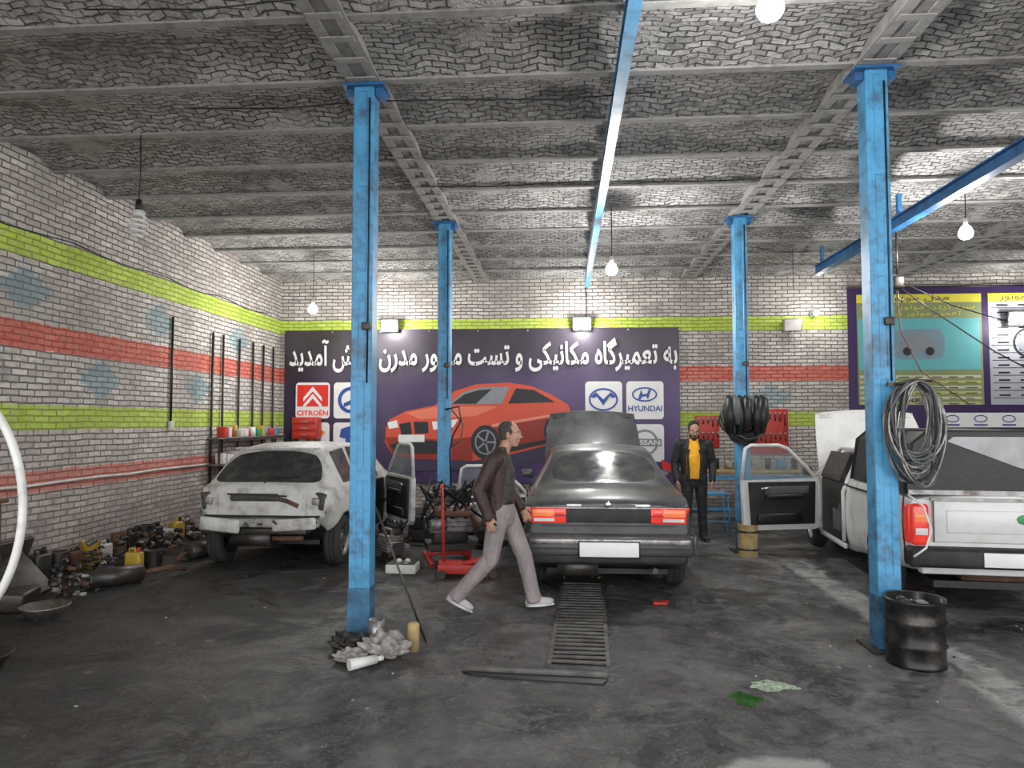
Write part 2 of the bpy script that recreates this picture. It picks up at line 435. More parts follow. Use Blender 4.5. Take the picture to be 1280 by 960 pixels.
for i in range(NX+1):
    for j in range(NZ+1):
        u = i/NX; w = j/NZ
        vs.append((-W/2+W*u, .013*sin(u*46)*(1-w*.6)+.009*sin(u*17+w*5), Z0+(Z1-Z0)*w+.012*sin(u*31)*(1-w)))
for i in range(NX):
    for j in range(NZ):
        p = i*(NZ+1)+j; fs.append([p, p+NZ+1, p+NZ+2, p+1])
b.add(vs, fs, banner_mat(), True)
for i in range(9): b.cyl((-W/2+W*i/8, -.02, Z1-.04), (-W/2+W*i/8, .05, Z1-.04), .02, m_steel, seg=10)
banner = b.obj('wall_banner', (-1.67, 13.94, 0))
X = lambda px: (px-355)*.01568-3.88
Z = lambda py: 3.5-(py-412)*.0158
P = lambda l: [(X(x), Z(y)) for x, y in l]
b = MB()
flat(b, P([(487, 535), (492, 524), (512, 514), (548, 507), (574, 489), (600, 481), (640, 479), (668, 483), (692, 493), (714, 506), (719, 520), (716, 540), (700, 552), (672, 560), (640, 568), (596, 575), (520, 573), (494, 567), (486, 552)]), p_red, -.034)
flat(b, P([(566, 506), (584, 491), (604, 485), (642, 484), (632, 505)]), p_grey, -.038)
flat(b, P([(570, 505), (586, 493), (604, 488), (620, 487), (600, 505)]), p_blk, -.041)
flat(b, P([(640, 505), (650, 486), (672, 488), (698, 503)]), p_blk, -.038)
flat(b, P([(512, 516), (548, 509), (628, 508), (600, 520), (530, 524)]), fl('print_red2', (.78, .2, .12)), -.037)
flat(b, P([(620, 530), (704, 516), (706, 519), (620, 534)]), fl('print_red3', (.80, .27, .18)), -.039)
flat(b, P([(600, 560), (604, 534), (700, 520), (716, 530), (714, 541), (690, 553)]), p_dred, -.037)
flat(b, P([(486, 546), (570, 549), (596, 545), (596, 575), (520, 573), (494, 567)]), p_dred, -.036)
flat(b, P([(634, 566), (690, 553), (690, 548), (634, 558)]), p_blk, -.040)
for cx, cy, rx, rz in ((612, 552, 18, 21), (697, 538, 13, 17)):
    flat(b, circ(X(cx), Z(cy), rx*.0157, rz*.0157), p_blk, -.042)
    ringf(b, X(cx), Z(cy), rx*.0115, rz*.0115, .03, p_grey, -.046)
    for q in range(5):
        t = q*2*pi/5; c = V((X(cx), Z(cy))); d = V((cos(t)*rx, sin(t)*rz))*.011; e = V((-sin(t), cos(t)))*.018
        flat(b, [tuple(c+e), tuple(c+d+e), tuple(c+d-e), tuple(c-e)], p_grey, -.048)
for l in ([(504, 530), (518, 527), (520, 542), (507, 544)], [(522, 527), (540, 527), (541, 541), (524, 542)], [(492, 556), (510, 550), (545, 550), (566, 554), (560, 566), (500, 566)]):
    flat(b, P(l), p_blk, -.042)
for l in ([(489, 528), (501, 525), (503, 534), (491, 536)], [(545, 527), (578, 524), (572, 534), (547, 537)]):
    flat(b, P(l), p_white, -.042)
flat(b, P([(503, 543), (536, 543), (536, 552), (503, 552)]), p_white, -.046)
flat(b, P([(470, 575), (722, 548), (738, 560), (660, 582), (480, 590)]), fl('print_floor', (.05, .04, .09)), -.030)
tiles = [(371, 478, 415, 523), (420, 478, 464, 523), (371, 528, 415, 573), (420, 528, 464, 573), (735, 478, 780, 524), (785, 478, 830, 524), (735, 530, 780, 575), (785, 530, 830, 575)]
for t in tiles: flat(b, rrect(X(t[0]), Z(t[3]), X(t[2]), Z(t[1]), .07), p_white, -.034)
flat(b, P([(373, 481), (413, 481), (413, 508), (373, 508)]), p_cit, -.038)
for dy in (0, 9):
    flat(b, P([(381, 497+dy), (393, 483+dy), (405, 497+dy), (405, 502+dy), (393, 489+dy), (381, 502+dy)]), p_white, -.042)
ringf(b, X(442), Z(500), .26, .26, .07, p_blu, -.04); flat(b, P([(433, 504), (451, 496), (451, 502), (433, 509)]), p_blu, -.042)
flat(b, P([(378, 563), (393, 534), (408, 563)]), p_or, -.040); flat(b, P([(386, 563), (393, 548), (400, 563)]), p_white, -.044)
flat(b, P([(376, 540), (388, 533), (384, 548)]), p_or, -.040); flat(b, P([(410, 540), (398, 533), (402, 548)]), p_or, -.040)
flat(b, P([(430, 536), (442, 532), (454, 540), (446, 548), (456, 556), (448, 566), (442, 552), (434, 566), (436, 548), (428, 546)]), p_blu, -.040)
ringf(b, X(757), Z(500), .28, .22, .035, p_blu, -.04)
flat(b, P([(741, 497), (748, 491), (757, 500), (766, 491), (773, 497), (768, 498), (765, 496), (757, 507), (749, 496), (746, 498)]), p_blu, -.042)
ringf(b, X(807), Z(494), .24, .14, .03, p_blu, -.04); flat(b, P([(799, 500), (803, 488), (805, 494), (810, 493), (812, 488), (815, 488), (811, 500), (809, 496), (804, 497), (802, 500)]), p_blu, -.042)
ringf(b, X(757), Z(552), .22, .22, .04, p_grey, -.04)
ringf(b, X(807), Z(552), .25, .25, .045, p_grey, -.04); flat(b, P([(788, 547.5), (827, 547.5), (827, 556.5), (788, 556.5)]), p_grey, -.042)
flat(b, P([(826, 572), (838, 578), (838, 588), (828, 586)]), p_cit, -.040)
b.obj('print', parent=banner)
text_mesh('headline', shape_fa('به تعمیرگاه مکانیکی و تست موتور مدرن خوش آمدید'), X(362), X(847), Z(445), -.04, p_white, banner, hmax=.66, bold=.022)
text_mesh('label_a', 'CITROËN', X(373), X(413), Z(515.5), -.042, p_cit, banner, hmax=.12, bold=.02)
text_mesh('label_b', 'HYUNDAI', X(787), X(828), Z(511), -.042, p_blu, banner, hmax=.11, bold=.02)
text_mesh('label_c', 'NISSAN', X(790), X(825), Z(552), -.048, p_white, banner, hmax=.09, bold=.02)

b = MB(); PX0, PX1 = 5.36, 9.7; PZ0, PZ1 = 1.55, 4.22
b.box(((PX0+PX1)/2, 0, (PZ0+PZ1)/2), (PX1-PX0, .02, PZ1-PZ0), p_pur)
def R(x0, z0, x1, z1, mat, y=-.014): flat(b, [(x0, z0), (x1, z0), (x1, z1), (x0, z1)], mat, y)
R(5.52, 2.0, 7.78, 4.08, fl('print_olive', (.24, .29, .14)))
R(5.52, 3.92, 7.78, 4.08, p_yel, -.018)
R(5.54, 2.65, 7.74, 3.62, p_teal, -.018)
flat(b, rrect(6.15, 2.85, 7.1, 3.42, .18), fl('print_cargrey', (.20, .30, .36)), -.022)
flat(b, [(6.3, 3.0), (6.95, 3.0), (6.9, 3.2), (6.7, 3.36), (6.5, 3.36), (6.33, 3.2)], p_grey, -.026)
for cx in (6.42, 6.83): flat(b, circ(cx, 3.0, .08, n=16), p_blk, -.03)
for i in range(6):
    R(5.55, 2.55-.10*i-.05, 7.73, 2.55-.10*i, p_lyel if i % 2 else fl('print_cream%d' % i, (.58, .56, .40)), -.018)
    for j in range(7):
        x = 5.65+.3*j; R(x, 2.535-.10*i-.025, x+.14+.08*random.random(), 2.535-.10*i-.01, p_blk, -.022)
R(7.9, 2.0, 9.6, 4.08, fl('print_pale', (.40, .42, .46)))
R(7.9, 3.92, 9.6, 4.08, p_yel, -.018)
for i in range(13):
    R(7.95, 3.8-.14*i, 9.5, 3.81-.14*i, p_pur, -.018)
    for j in range(4): R(8.05+.38*j, 3.84-.14*i, 8.25+.38*j, 3.87-.14*i, p_blk, -.018)
flat(b, circ(8.6, 3.15, .2), p_grey, -.022); ringf(b, 8.6, 3.15, .28, .28, .04, p_blk, -.022)
R(6.9, 1.58, 9.65, 1.85, p_white, -.018)
for j in range(5): ringf(b, 7.2+.5*j, 1.74, .12, .07, .02, p_blu, -.022); R(7.08+.5*j, 1.61, 7.32+.5*j, 1.64, p_blu, -.022)
b.cyl((PX0, 0, PZ1), (PX1, 0, PZ1), .018, m_black)
poster = b.obj('service_poster', (0, 13.96, 0))
text_mesh('poster_title', shape_fa('مدل موتور'), 6.1, 7.2, 4.0, -.024, p_pur, poster, hmax=.14)
text_mesh('poster_line_a', shape_fa('سرد کردن موتور و تست'), 5.6, 7.65, 3.83, -.024, p_yel, poster, hmax=.12)
text_mesh('poster_line_b', shape_fa('تعمیر موتور مدرن'), 5.9, 7.4, 3.70, -.024, p_yel, poster, hmax=.10)
text_mesh('poster_number', '1000', 6.4, 6.8, 2.08, -.024, p_blk, poster, hmax=.09)
text_mesh('poster_title_b', shape_fa('خدمات موتور'), 8.1, 9.3, 4.0, -.024, p_pur, poster, hmax=.14)

# ---------------------------------------------------------------- wheels & cars
def wheel(b, x, y, r, w, out, yaw=0):
    T = Tm((x, y, r), (0, 0, yaw)) @ Tm((0, 0, 0), (0, radians(90)*out, 0))
    h = w/2
    b.lathe([(r*.62, -h), (r*.9, -h), (r*.97, -h*.85), (r, -h*.55), (r, -h*.3), (r*.975, -h*.28), (r*.975, -h*.2), (r, -h*.18), (r, h*.18), (r*.975, h*.2), (r*.975, h*.28), (r, h*.3), (r, h*.55), (r*.97, h*.85), (r*.9, h), (r*.64, h*.95)], m_rubber, T, 36)
    b.lathe([(r*.66, h*.95), (r*.64, h*.8), (r*.58, h*.45), (r*.3, h*.5), (r*.22, h*.75), (0.0001, h*.78)], m_rim, T, 32)
    b.lathe([(r*.66, -h*.98), (r*.62, -h*.9), (r*.58, -h*.2), (.0001, -h*.2)], m_dark, T, 24)
    for q in range(9):
        a = q*2*pi/9
        p = T @ V((cos(a)*r*.46, sin(a)*r*.46, h*.50)); b.ell(p, (.012, r*.07, r*.07), m_black, seg=8)

def body(b, st, side, wind, dark, mats, wheels, fr=.86):
    rings = []
    for (y, zb, zbelt, ztop, w, wb, wt) in st:
        z6 = max(ztop-.05, zbelt+.006)
        h = [(0, zb), (w*.86, zb), (w*.975, zb+.09), (w, zb*.45+zbelt*.55), (w*.985, zbelt-.07), (wb, zbelt), (wt, z6), (wt*fr, max(ztop-.008, z6+.004)), (0, max(ztop+.018, z6+.012))]
        r = [(x, y, z) for x, z in h]+[(-x, y, z) for x, z in h[7:0:-1]]
        rings.append(r)
    bm = bmesh.new(); cl = bm.edges.layers.float.new('crease_edge')
    vr = [[bm.verts.new(p) for p in r] for r in rings]; n = 16
    for i in range(len(rings)-1):
        for j in range(n):
            f = bm.faces.new([vr[i][j], vr[i][(j+1) % n], vr[i+1][(j+1) % n], vr[i+1][j]])
            jj = j if j < 8 else 15-j; mi = 0
            if jj == 5 and i in side: mi = 1
            if jj == 7 and i in wind: mi = 1
            if jj in (6, 7) and i in dark: mi = 2
            if jj == 0: mi = 2
            f.material_index = mi; f.smooth = True
    for r in (0, -1):
        f = bm.faces.new(vr[r]); f.smooth = False
    bmesh.ops.recalc_face_normals(bm, faces=bm.faces[:])
    for e in bm.edges:
        ms = {f.material_index for f in e.link_faces}
        if len(ms) > 1: e[cl] = .85
        if any(len(f.verts) > 4 for f in e.link_faces): e[cl] = .75
    for i in range(len(rings)-1):
        for j, c in ((5, .7), (6, .55), (11, .7), (10, .55), (1, .6), (15, .6)):
            e = bm.edges.get((vr[i][j], vr[i+1][j]))
            if e: e[cl] = max(e[cl], c)
    me = bpy.data.meshes.new('t'); bm.to_mesh(me); bm.free()
    for m in mats: me.materials.append(m)
    o = bpy.data.objects.new('t', me); scene.collection.objects.link(o)
    md = o.modifiers.new('s', 'SUBSURF'); md.levels = 3; md.render_levels = 3
    tmp = [o]
    for (wx, wy, r) in wheels:
        c = MB(); s = 1 if wx > 0 else -1
        for m in mats: c.mi(m)
        c.cyl((s*(abs(wx)-.18), wy, r*.98), (s*1.2, wy, r*.98), r*1.17, mats[2], seg=40)
        co = c.obj('c'); tmp.append(co)
        bo = o.modifiers.new('b', 'BOOLEAN'); bo.operation = 'DIFFERENCE'; bo.object = co; bo.solver = 'EXACT'
    bpy.context.view_layer.update()
    dg = bpy.context.evaluated_depsgraph_get()
    em = bpy.data.meshes.new_from_object(o.evaluated_get(dg))
    b.add([v.co.copy() for v in em.vertices], [list(p.vertices) for p in em.polygons], [mats[min(p.material_index, 2)] for p in em.polygons], [p.use_smooth for p in em.polygons])
    for t in tmp: bpy.data.objects.remove(t)

def hood(b, T, w, l, mat, under):
    vs = []; fs = []; NXh, NYh = 10, 8
    for i in range(NXh+1):
        for j in range(NYh+1):
            u = i/NXh*2-1; t = j/NYh
            vs.append((u*(w/2)*(1-.10*t*t), l*t-.03*u*u*t, .05*(1-u*u)+.05*sin(pi*t)*.6))
    for i in range(NXh):
        for j in range(NYh):
            p = i*(NYh+1)+j; fs.append([p, p+NYh+1, p+NYh+2, p+1])
    b.add(vs, fs, mat, True, T)
    b.add([(x, y, z-.02) for x, y, z in vs], [f[::-1] for f in fs], under, True, T)
    k = b.T; b.T = k @ T
    for u in (-.85, 0, .85): b.box((u*w/2*.93, l*.5, .0), (.07, l*.85, .03), under)
    for t in (.06, .5, .93): b.box((0, l*t, .02), (w*.82, .07, .03), under)
    b.tube([(u*w/20*(1-.10), l*1.0-.03*(u/10)**2, .045*(1-(u/10)**2)) for u in range(-10, 11)], .014, mat, seg=6)
    b.T = k

def saloon():
    b = MB()
    st = [(0.00, .42, .86, .90, .76, .73, .66), (.05, .34, .91, .955, .81, .775, .71), (.30, .24, .95, 1.01, .835, .79, .73), (.60, .20, .96, 1.035, .845, .795, .735), (.68, .20, .965, 1.045, .845, .795, .735),
          (1.22, .20, .97, 1.36, .85, .79, .565), (1.32, .20, .97, 1.385, .85, .79, .57), (1.95, .20, .965, 1.415, .85, .79, .585), (2.03, .20, .965, 1.415, .85, .79, .585), (2.65, .20, .955, 1.385, .85, .79, .575), (2.74, .20, .95, 1.36, .85, .79, .575),
          (3.30, .20, .94, .99, .845, .79, .72), (3.42, .20, .93, .96, .84, .785, .72), (4.10, .22, .84, .87, .81, .76, .70), (4.34, .30, .74, .78, .76, .72, .66), (4.40, .40, .66, .70, .70, .67, .62)]
    W = [(.83, .80, .30), (-.83, .80, .30), (.83, 3.45, .30), (-.83, 3.45, .30)]
    body(b, st, {6, 8}, {4, 10}, {12}, [m_blk, m_glass, m_trim], W, .90)
    for (x, y, r) in W: wheel(b, (x-.10) if x > 0 else (x+.10), y, .30, .19, 1 if x > 0 else -1)
    b.box((0, -.004, .80), (.86, .03, .13), m_trim, bev=.008)
    b.box((0, .004, .872), (1.5, .03, .012), m_steel)
    for s in (-1, 1):
        b.box((s*.575, .0, .80), (.34, .05, .145), m_red, bev=.012)
        b.box((s*.63, -.014, .825), (.21, .035, .065), m_orange, bev=.006)
        b.box((s*.47, -.012, .825), (.09, .035, .065), m_red, bev=.006)
        b.box((s*.745, .045, .80), (.05, .14, .145), m_red, rot=(0, 0, s*-.5), bev=.012)
        b.box((s*.575, -.027, .80), (.33, .006, .008), m_black)
        b.box((s*.62, -.03, .762), (.2, .006, .03), m_clear)
    b.box((0, -.02, .53), (1.62, .17, .21), m_blk, bev=.05, seg=3)
    b.box((0, -.105, .57), (1.52, .02, .05), m_steel, bev=.006)
    b.box((0, -.103, .505), (1.52, .02, .015), m_black)
    b.box((0, .0, .41), (1.50, .14, .12), m_trim, bev=.03)
    for s in (-1, 1): b.box((s*.825, .26, .53), (.05, .56, .19), m_blk, bev=.02)
    b.box((0, -.125, .50), (.56, .012, .135), m_plate, bev=.005); b.box((0, -.117, .50), (.585, .012, .155), m_black, bev=.005)
    b.box((0, .0, .705), (1.30, .03, .008), m_black)
    for s in (-1, 1): b.box((s*.735, .33, 1.005), (.008, .52, .01), m_black, rot=(.09, 0, 0)); b.box((s*.33, -.02, .90), (.14, .01, .02), m_chrome)
    b.ell((0, -.012, .905), (.035, .01, .03), m_chrome, seg=12)
    b.cyl((.45, .02, .28), (.45, .5, .28), .028, m_dsteel); b.cyl((-.5, .1, .30), (-.1, .1, .30), .09, m_dsteel)
    b.box((0, .7, .23), (1.2, .9, .05), m_dark); b.cyl((-.7, .8, .3), (.7, .8, .3), .04, m_dark)
    for s in (-1, 1):
        b.box((s*.856, 2.0, .58), (.02, 2.1, .06), m_trim, bev=.006)
        for y in (1.28, 2.0, 3.05): b.box((s*.851, y, .62), (.012, .008, .62), m_black)
        for y in (1.42, 2.15): b.box((s*.855, y, .84), (.03, .16, .03), m_trim, bev=.008)
        b.box((s*.93, 2.85, .99), (.16, .09, .11), m_blk, bev=.03)
        b.tube([(s*.80, 1.25, .975), (s*.805, 2.0, .972), (s*.80, 2.75, .96)], .01, m_trim, seg=6)
    hood(b, Tm((0, 3.40, .96), (radians(57), 0, 0)), 1.42, 1.02, m_blk, m_trim)
    b.cyl((.55, 3.95, .85), (.55, 3.9, 1.5), .008, m_steel)
    b.box((0, 3.8, .86), (.8, .45, .14), m_dark, bev=.03); b.box((.45, 3.7, .9), (.25, .3, .12), m_alu, bev=.02)
    for s in (-1, 1): b.box((s*.55, 4.36, .66), (.32, .06, .14), m_clear, bev=.02)
    b.box((0, 4.38, .46), (1.6, .16, .22), m_blk, bev=.05)
    o = b.obj('saloon_car', (.415, 6.94, 0)); o.scale = (.98, 1, 1)
    return o
saloon()

k = NT('clear_window'); k.col((.75, .8, .8)); k.b.inputs['Transmission Weight'].default_value = .9; k.put(k.b.inputs['Roughness'], k.rng(k.noise(k.oc(), 8), .4, .7, .02, .1)); k.b.inputs['IOR'].default_value = 1.1; m_gl2 = k.mat
m_mid2 = M('door_card_grey', (.10, .10, .105), .7)
def door(b, T, outer, inner):
    k = b.T; b.T = k @ T
    Tz = Matrix(((1, 0, 0, 0), (0, 0, -1, 0), (0, 1, 0, 0), (0, 0, 0, 1)))
    b.prism([(0, .02), (.04, 0), (.96, .0), (1.02, .06), (1.04, .62), (0, .64)], .06, outer, Tz)
    b.prism([(.07, .07), (.93, .07), (.96, .60), (.05, .60)], .03, inner, Tm((0, .03, 0)) @ Tz)
    b.box((.5, .05, .42), (.5, .06, .06), m_black, bev=.02); b.box((.55, .045, .15), (.62, .05, .12), m_black, bev=.02)
    b.cyl((.22, .03, .2), (.22, .045, .2), .08, m_dark); b.box((.75, .045, .52), (.12, .03, .03), m_chrome, bev=.008)
    b.box((.45, .035, .50), (.6, .012, .10), m_mid2, bev=.01)
    b.tube([(0, -.03, .62), (.12, -.03, .76), (.40, -.03, 1.02), (.52, -.03, 1.06), (.90, -.03, 1.06), (.97, -.03, 1.02), (1.03, -.03, .62)], .024, outer, seg=8)
    b.prism([(.03, .62), (.14, .77), (.40, 1.0), (.52, 1.045), (.90, 1.045), (.95, 1.0), (1.01, .62)], .006, m_gl2, Tm((0, -.03, 0)) @ Tz)
    b.box((.08, -.1, .72), (.09, .14, .11), m_trim, bev=.03)
    b.T = k

def hatch():
    b = MB()
    st = [(0.05, .60, .84, .885, .70, .66, .60), (.08, .55, .91, .955, .755, .72, .66), (.17, .50, .93, .985, .79, .755, .70),
          (.25, .46, .94, 1.06, .81, .765, .685), (.54, .26, .95, 1.335, .82, .76, .575), (.64, .20, .95, 1.38, .825, .76, .565), (1.15, .20, .95, 1.42, .825, .76, .575), (1.22, .20, .95, 1.425, .825, .76, .575), (2.28, .20, .93, 1.40, .825, .76, .57), (2.38, .20, .925, 1.375, .825, .76, .57),
          (3.05, .20, .91, .97, .82, .76, .68), (3.5, .22, .80, .84, .80, .74, .66), (3.74, .28, .66, .70, .74, .69, .62), (3.80, .36, .58, .62, .68, .64, .58)]
    W = [(.80, .60, .29), (-.80, .60, .29), (.80, 3.04, .29), (-.80, 3.04, .29)]
    body(b, st, {5, 7}, {2, 3, 9}, set(), [m_wdirty, m_glass, m_trim], W, .94)
    for (x, y, r) in W: wheel(b, (x-.09) if x > 0 else (x+.09), y, .29, .18, 1 if x > 0 else -1, 0)
    m_patch = M('dark_scrape_and_opening', (.07, .066, .062), .8, var=.5, scale=20)
    m_mid = M('scuffed_panel', (.36, .35, .335), .7, var=.3, scale=9, dirt=(.08, .07, .06), damt=.8, dscale=8)
    for s in (-1, 1):
        b.box((s*.66, .075, .79), (.13, .05, .20), m_patch, rot=(0, s*.12, -s*.30), bev=.02)  # dark boxes paint in the shade of the missing tail-lamp openings
        b.box((s*.63, .045, .79), (.09, .03, .08), m_alu, rot=(0, .1, 0), bev=.012)
        b.box((s*.735, .16, .76), (.03, .16, .22), m_patch, rot=(0, 0, -s*.2), bev=.01)
    b.box((0, .04, .75), (1.04, .03, .25), m_wdirty, bev=.02)
    b.box((-.08, .022, .835), (.56, .012, .085), m_patch, bev=.02); b.box((.2, .02, .82), (.26, .012, .05), m_patch, rot=(0, .25, 0), bev=.01)
    b.box((-.05, .018, .86), (.70, .01, .02), m_dark, rot=(0, .03, 0)); b.box((.36, .02, .77), (.16, .01, .05), m_rust, rot=(0, .4, 0))
    b.box((0, .045, .62), (1.34, .04, .025), m_black)
    b.box((0, .02, .55), (1.36, .09, .10), m_mid, bev=.025)
    b.box((-.46, -.03, .53), (.46, .06, .16), m_wdirty, rot=(.1, .10, .08), bev=.03); b.box((.40, -.02, .54), (.52, .05, .13), m_wdirty, rot=(0, -.07, -.06), bev=.025)
    b.box((0, .09, .45), (1.05, .08, .08), m_dsteel, bev=.02)
    for s in (-1, 1): b.box((s*.45, .25, .46), (.09, .4, .09), m_mid, bev=.015)
    b.cyl((-.35, .12, .36), (.1, .12, .36), .085, m_dsteel); b.cyl((.1, .12, .36), (.45, .15, .36), .03, m_rust)
    for i in range(9): b.box((-.6+.15*i+.05*random.random(), -.02, .5+.08*random.random()), (.06, .03, .03), m_patch, rot=(0, random.random(), 0))
    b.box((0, .50, 1.368), (1.02, .10, .03), m_wdirty, bev=.012)
    b.tube([(0, .10, .99), (.02, .2, 1.05), (.38, .24, 1.06)], .008, m_black, seg=6)
    for s in (-1, 1):
        b.box((s*.828, 1.9, .58), (.02, 1.1, .05), m_trim, bev=.006)
        for y in (1.2, 2.4): b.box((s*.826, y, .60), (.012, .008, .60), m_black)
        b.box((s*.83, 1.32, .83), (.03, .15, .03), m_trim, bev=.008)
        b.box((s*.55, 3.72, .66), (.3, .08, .16), m_clear, bev=.03)
    b.box((-.90, 2.35, .97), (.16, .09, .11), m_trim, bev=.03)
    b.box((.80, 1.85, .60), (.06, .98, .62), m_dark, bev=.02)  # dark panel paints in the shaded cabin behind the open door
    door(b, Tm((.85, 2.40, .33), (0, 0, radians(-90+32))) @ Matrix.Diagonal((1, -1, 1, 1)), m_wdirty, m_trim)
    b.box((0, .72, .28), (1.1, .6, .05), m_dark); b.cyl((-.68, .60, .29), (.68, .60, .29), .04, m_dark)
    o = b.obj('hatchback_car', (-3.42, 7.95, 0), (0, 0, radians(-1))); o.scale = (1, .94, 1)
    return o
hatch()

def pickup():
    b = MB()
    st = [(0.0, .44, 1.0, 1.04, .78, .76, .72), (.05, .36, 1.03, 1.07, .81, .79, .76), (1.70, .26, 1.04, 1.08, .835, .80, .765), (1.80, .24, 1.0, 1.36, .835, .785, .585),
          (1.90, .22, .98, 1.40, .84, .785, .585), (2.80, .20, .965, 1.385, .84, .785, .575), (2.90, .20, .96, 1.36, .84, .785, .575), (3.45, .20, .94, .99, .84, .785, .72), (3.55, .2, .93, .96, .84, .78, .71), (4.2, .22, .85, .88, .81, .76, .7), (4.46, .3, .72, .76, .76, .72, .66), (4.52, .4, .64, .68, .7, .67, .62)]
    W = [(.82, .85, .30), (-.82, .85, .30), (.82, 3.68, .30), (-.82, 3.68, .30)]
    body(b, st, {4}, {6}, {8}, [m_white, m_glass, m_trim], W)
    for (x, y, r) in W: wheel(b, (x-.10) if x > 0 else (x+.10), y, .30, .19, 1 if x > 0 else -1)
    b.box((0, -.012, .83), (1.20, .03, .36), m_white, bev=.012); b.box((0, -.02, .83), (1.0, .03, .20), m_white, bev=.012)
    b.box((0, -.02, 1.02), (1.24, .04, .02), m_steel)
    for s in (-1, 1):
        b.box((s*.705, .0, .80), (.15, .07, .36), m_red, bev=.03); b.box((s*.70, -.035, .86), (.11, .015, .07), m_orange, bev=.006)
        b.box((s*.70, -.035, .74), (.10, .015, .06), m_clear, bev=.006)
        b.box((s*.775, .09, .80), (.04, .16, .34), m_red, bev=.015)
        b.box((s*.60, -.03, .83), (.006, .01, .36), m_black)
    b.ell((.1, -.04, .86), (.05, .006, .04), m_green)
    b.box((0, -.04, .53), (1.66, .2, .17), m_trim, bev=.04, seg=3); b.box((0, -.145, .53), (.52, .012, .12), m_plate, bev=.004)
    b.box((0, .05, .42), (1.4, .1, .1), m_white, bev=.02)
    b.box((0, .8, .26), (1.1, 1.3, .06), m_dark); b.cyl((-.7, .85, .3), (.7, .85, .3), .05, m_dark)
    b.cyl((-.3, .3, .3), (.25, .3, .3), .09, m_rust)
    mc = M('canopy_black', (.02, .02, .022), .4, var=.4, scale=3, bump=.2)
    T = Matrix(((1, 0, 0, 0), (0, 0, -1, 0), (0, 1, 0, 0), (0, 0, 0, 1)))
    b.prism([(-.79, 1.06), (.79, 1.06), (.72, 1.50), (.60, 1.60), (-.60, 1.60), (-.72, 1.50)], 1.70, mc, Tm((0, 1.74, 0)) @ T)
    for y in (.06, .6, 1.15, 1.7):
        b.tube([(-.795, y, 1.06), (-.725, y, 1.50), (-.605, y, 1.605), (.605, y, 1.605), (.725, y, 1.50), (.795, y, 1.06)], .016, m_trim, seg=6)
    b.prism([(-.45, 1.52), (-.40, 1.56), (.58, 1.56), (.68, 1.45), (.72, 1.12), (.1, 1.30)], .012, m_tarp, Tm((0, .04, 0)) @ T)
    b.box((0, .03, 1.075), (1.56, .03, .04), m_steel)
    b.box((-.815, 2.35, .66), (.06, 1.0, .68), m_dark, bev=.02); b.box((-.78, 2.35, 1.16), (.05, .86, .34), m_dark, rot=(0, .4, 0))  # dark panels paint in the shaded cab interior at the open door
    b.box((-.84, 2.35, .30), (.04, 1.1, .06), m_white, bev=.015)
    b.box((-.82, 2.15, .55), (.06, .4, .3), m_mid2, bev=.04); b.box((-.80, 2.0, .85), (.07, .14, .5), m_mid2, rot=(.2, .1, 0), bev=.04)
    b.tube([(-.845, 1.86, .35), (-.85, 1.84, .9), (-.80, 1.88, 1.0), (-.62, 2.0, 1.37), (-.62, 2.75, 1.36), (-.79, 3.35, .98), (-.85, 2.98, .9), (-.85, 2.95, .35)], .022, m_white, seg=8)
    door(b, Tm((-.87, 2.93, .33), (0, 0, radians(180+20))), m_white, m_trim)
    b.box((.92, 2.9, 1.0), (.16, .09, .11), m_trim, bev=.03)
    hood(b, Tm((0, 3.5, .97), (radians(58), 0, 0)), 1.42, 1.0, m_white, m_wdirty)
    b.cyl((.5, 4.1, .85), (.5, 4.0, 1.5), .008, m_steel)
    b.box((0, 3.95, .86), (.8, .45, .14), m_dark, bev=.03)
    b.box((0, 4.5, .46), (1.6, .14, .22), m_trim, bev=.05)
    for s in (-1, 1):
        b.box((s*.55, 4.47, .66), (.32, .06, .14), m_clear, bev=.02)
        b.box((s*.835, 1.1, .98), (.02, 1.3, .015), m_black)
    return b.obj('pickup_truck', (3.79, 6.50, 0), (0, 0, radians(-6)))
pickup()

# ---------------------------------------------------------------- people
def limb_hand(b, w, d, pn, side, skin, curl=1.0, sc=1.0):
    w = V(w); d = V(d).normalized(); pn = V(pn); pn = (pn-d*pn.dot(d)).normalized(); sd = V(side); sd = (sd-d*sd.dot(d)-pn*sd.dot(pn)).normalized()
    R3 = Matrix((d, sd, pn)).transposed()
    b.cap(w, .026*sc, w+d*.03*sc, .028*sc, skin, 10)
    b.ell(w+d*.055*sc, (.052*sc, .040*sc, .017*sc), skin, rot=R3, seg=14)
    for i, (o, L) in enumerate(((.033, .92), (.012, 1.0), (-.010, .95), (-.031, .76))):
        p = w+d*.088*sc+sd*o*sc; dd = (d+sd*o*3.2).normalized(); ang = .25*curl
        for seg, ln, r in ((0, .040, .0092), (1, .027, .0085), (2, .021, .0078)):
            a = ang; q = p+(dd*cos(a)+pn*sin(a))*ln*L*sc
            b.cap(p, r*sc, q, r*.93*sc, skin, 8); p = q; ang += .42*curl
    p = w+d*.028*sc+sd*.034*sc; dd = (d*.75+sd*.55+pn*.35).normalized()
    b.cap(w+d*.02*sc+sd*.015*sc, .015*sc, p, .013*sc, skin, 8)
    q = p+dd*.036*sc; b.cap(p, .0125*sc, q, .0105*sc, skin, 8)
    q2 = q+(dd+d*.5+pn*.2).normalized()*.028*sc; b.cap(q, .0105*sc, q2, .009*sc, skin, 8)

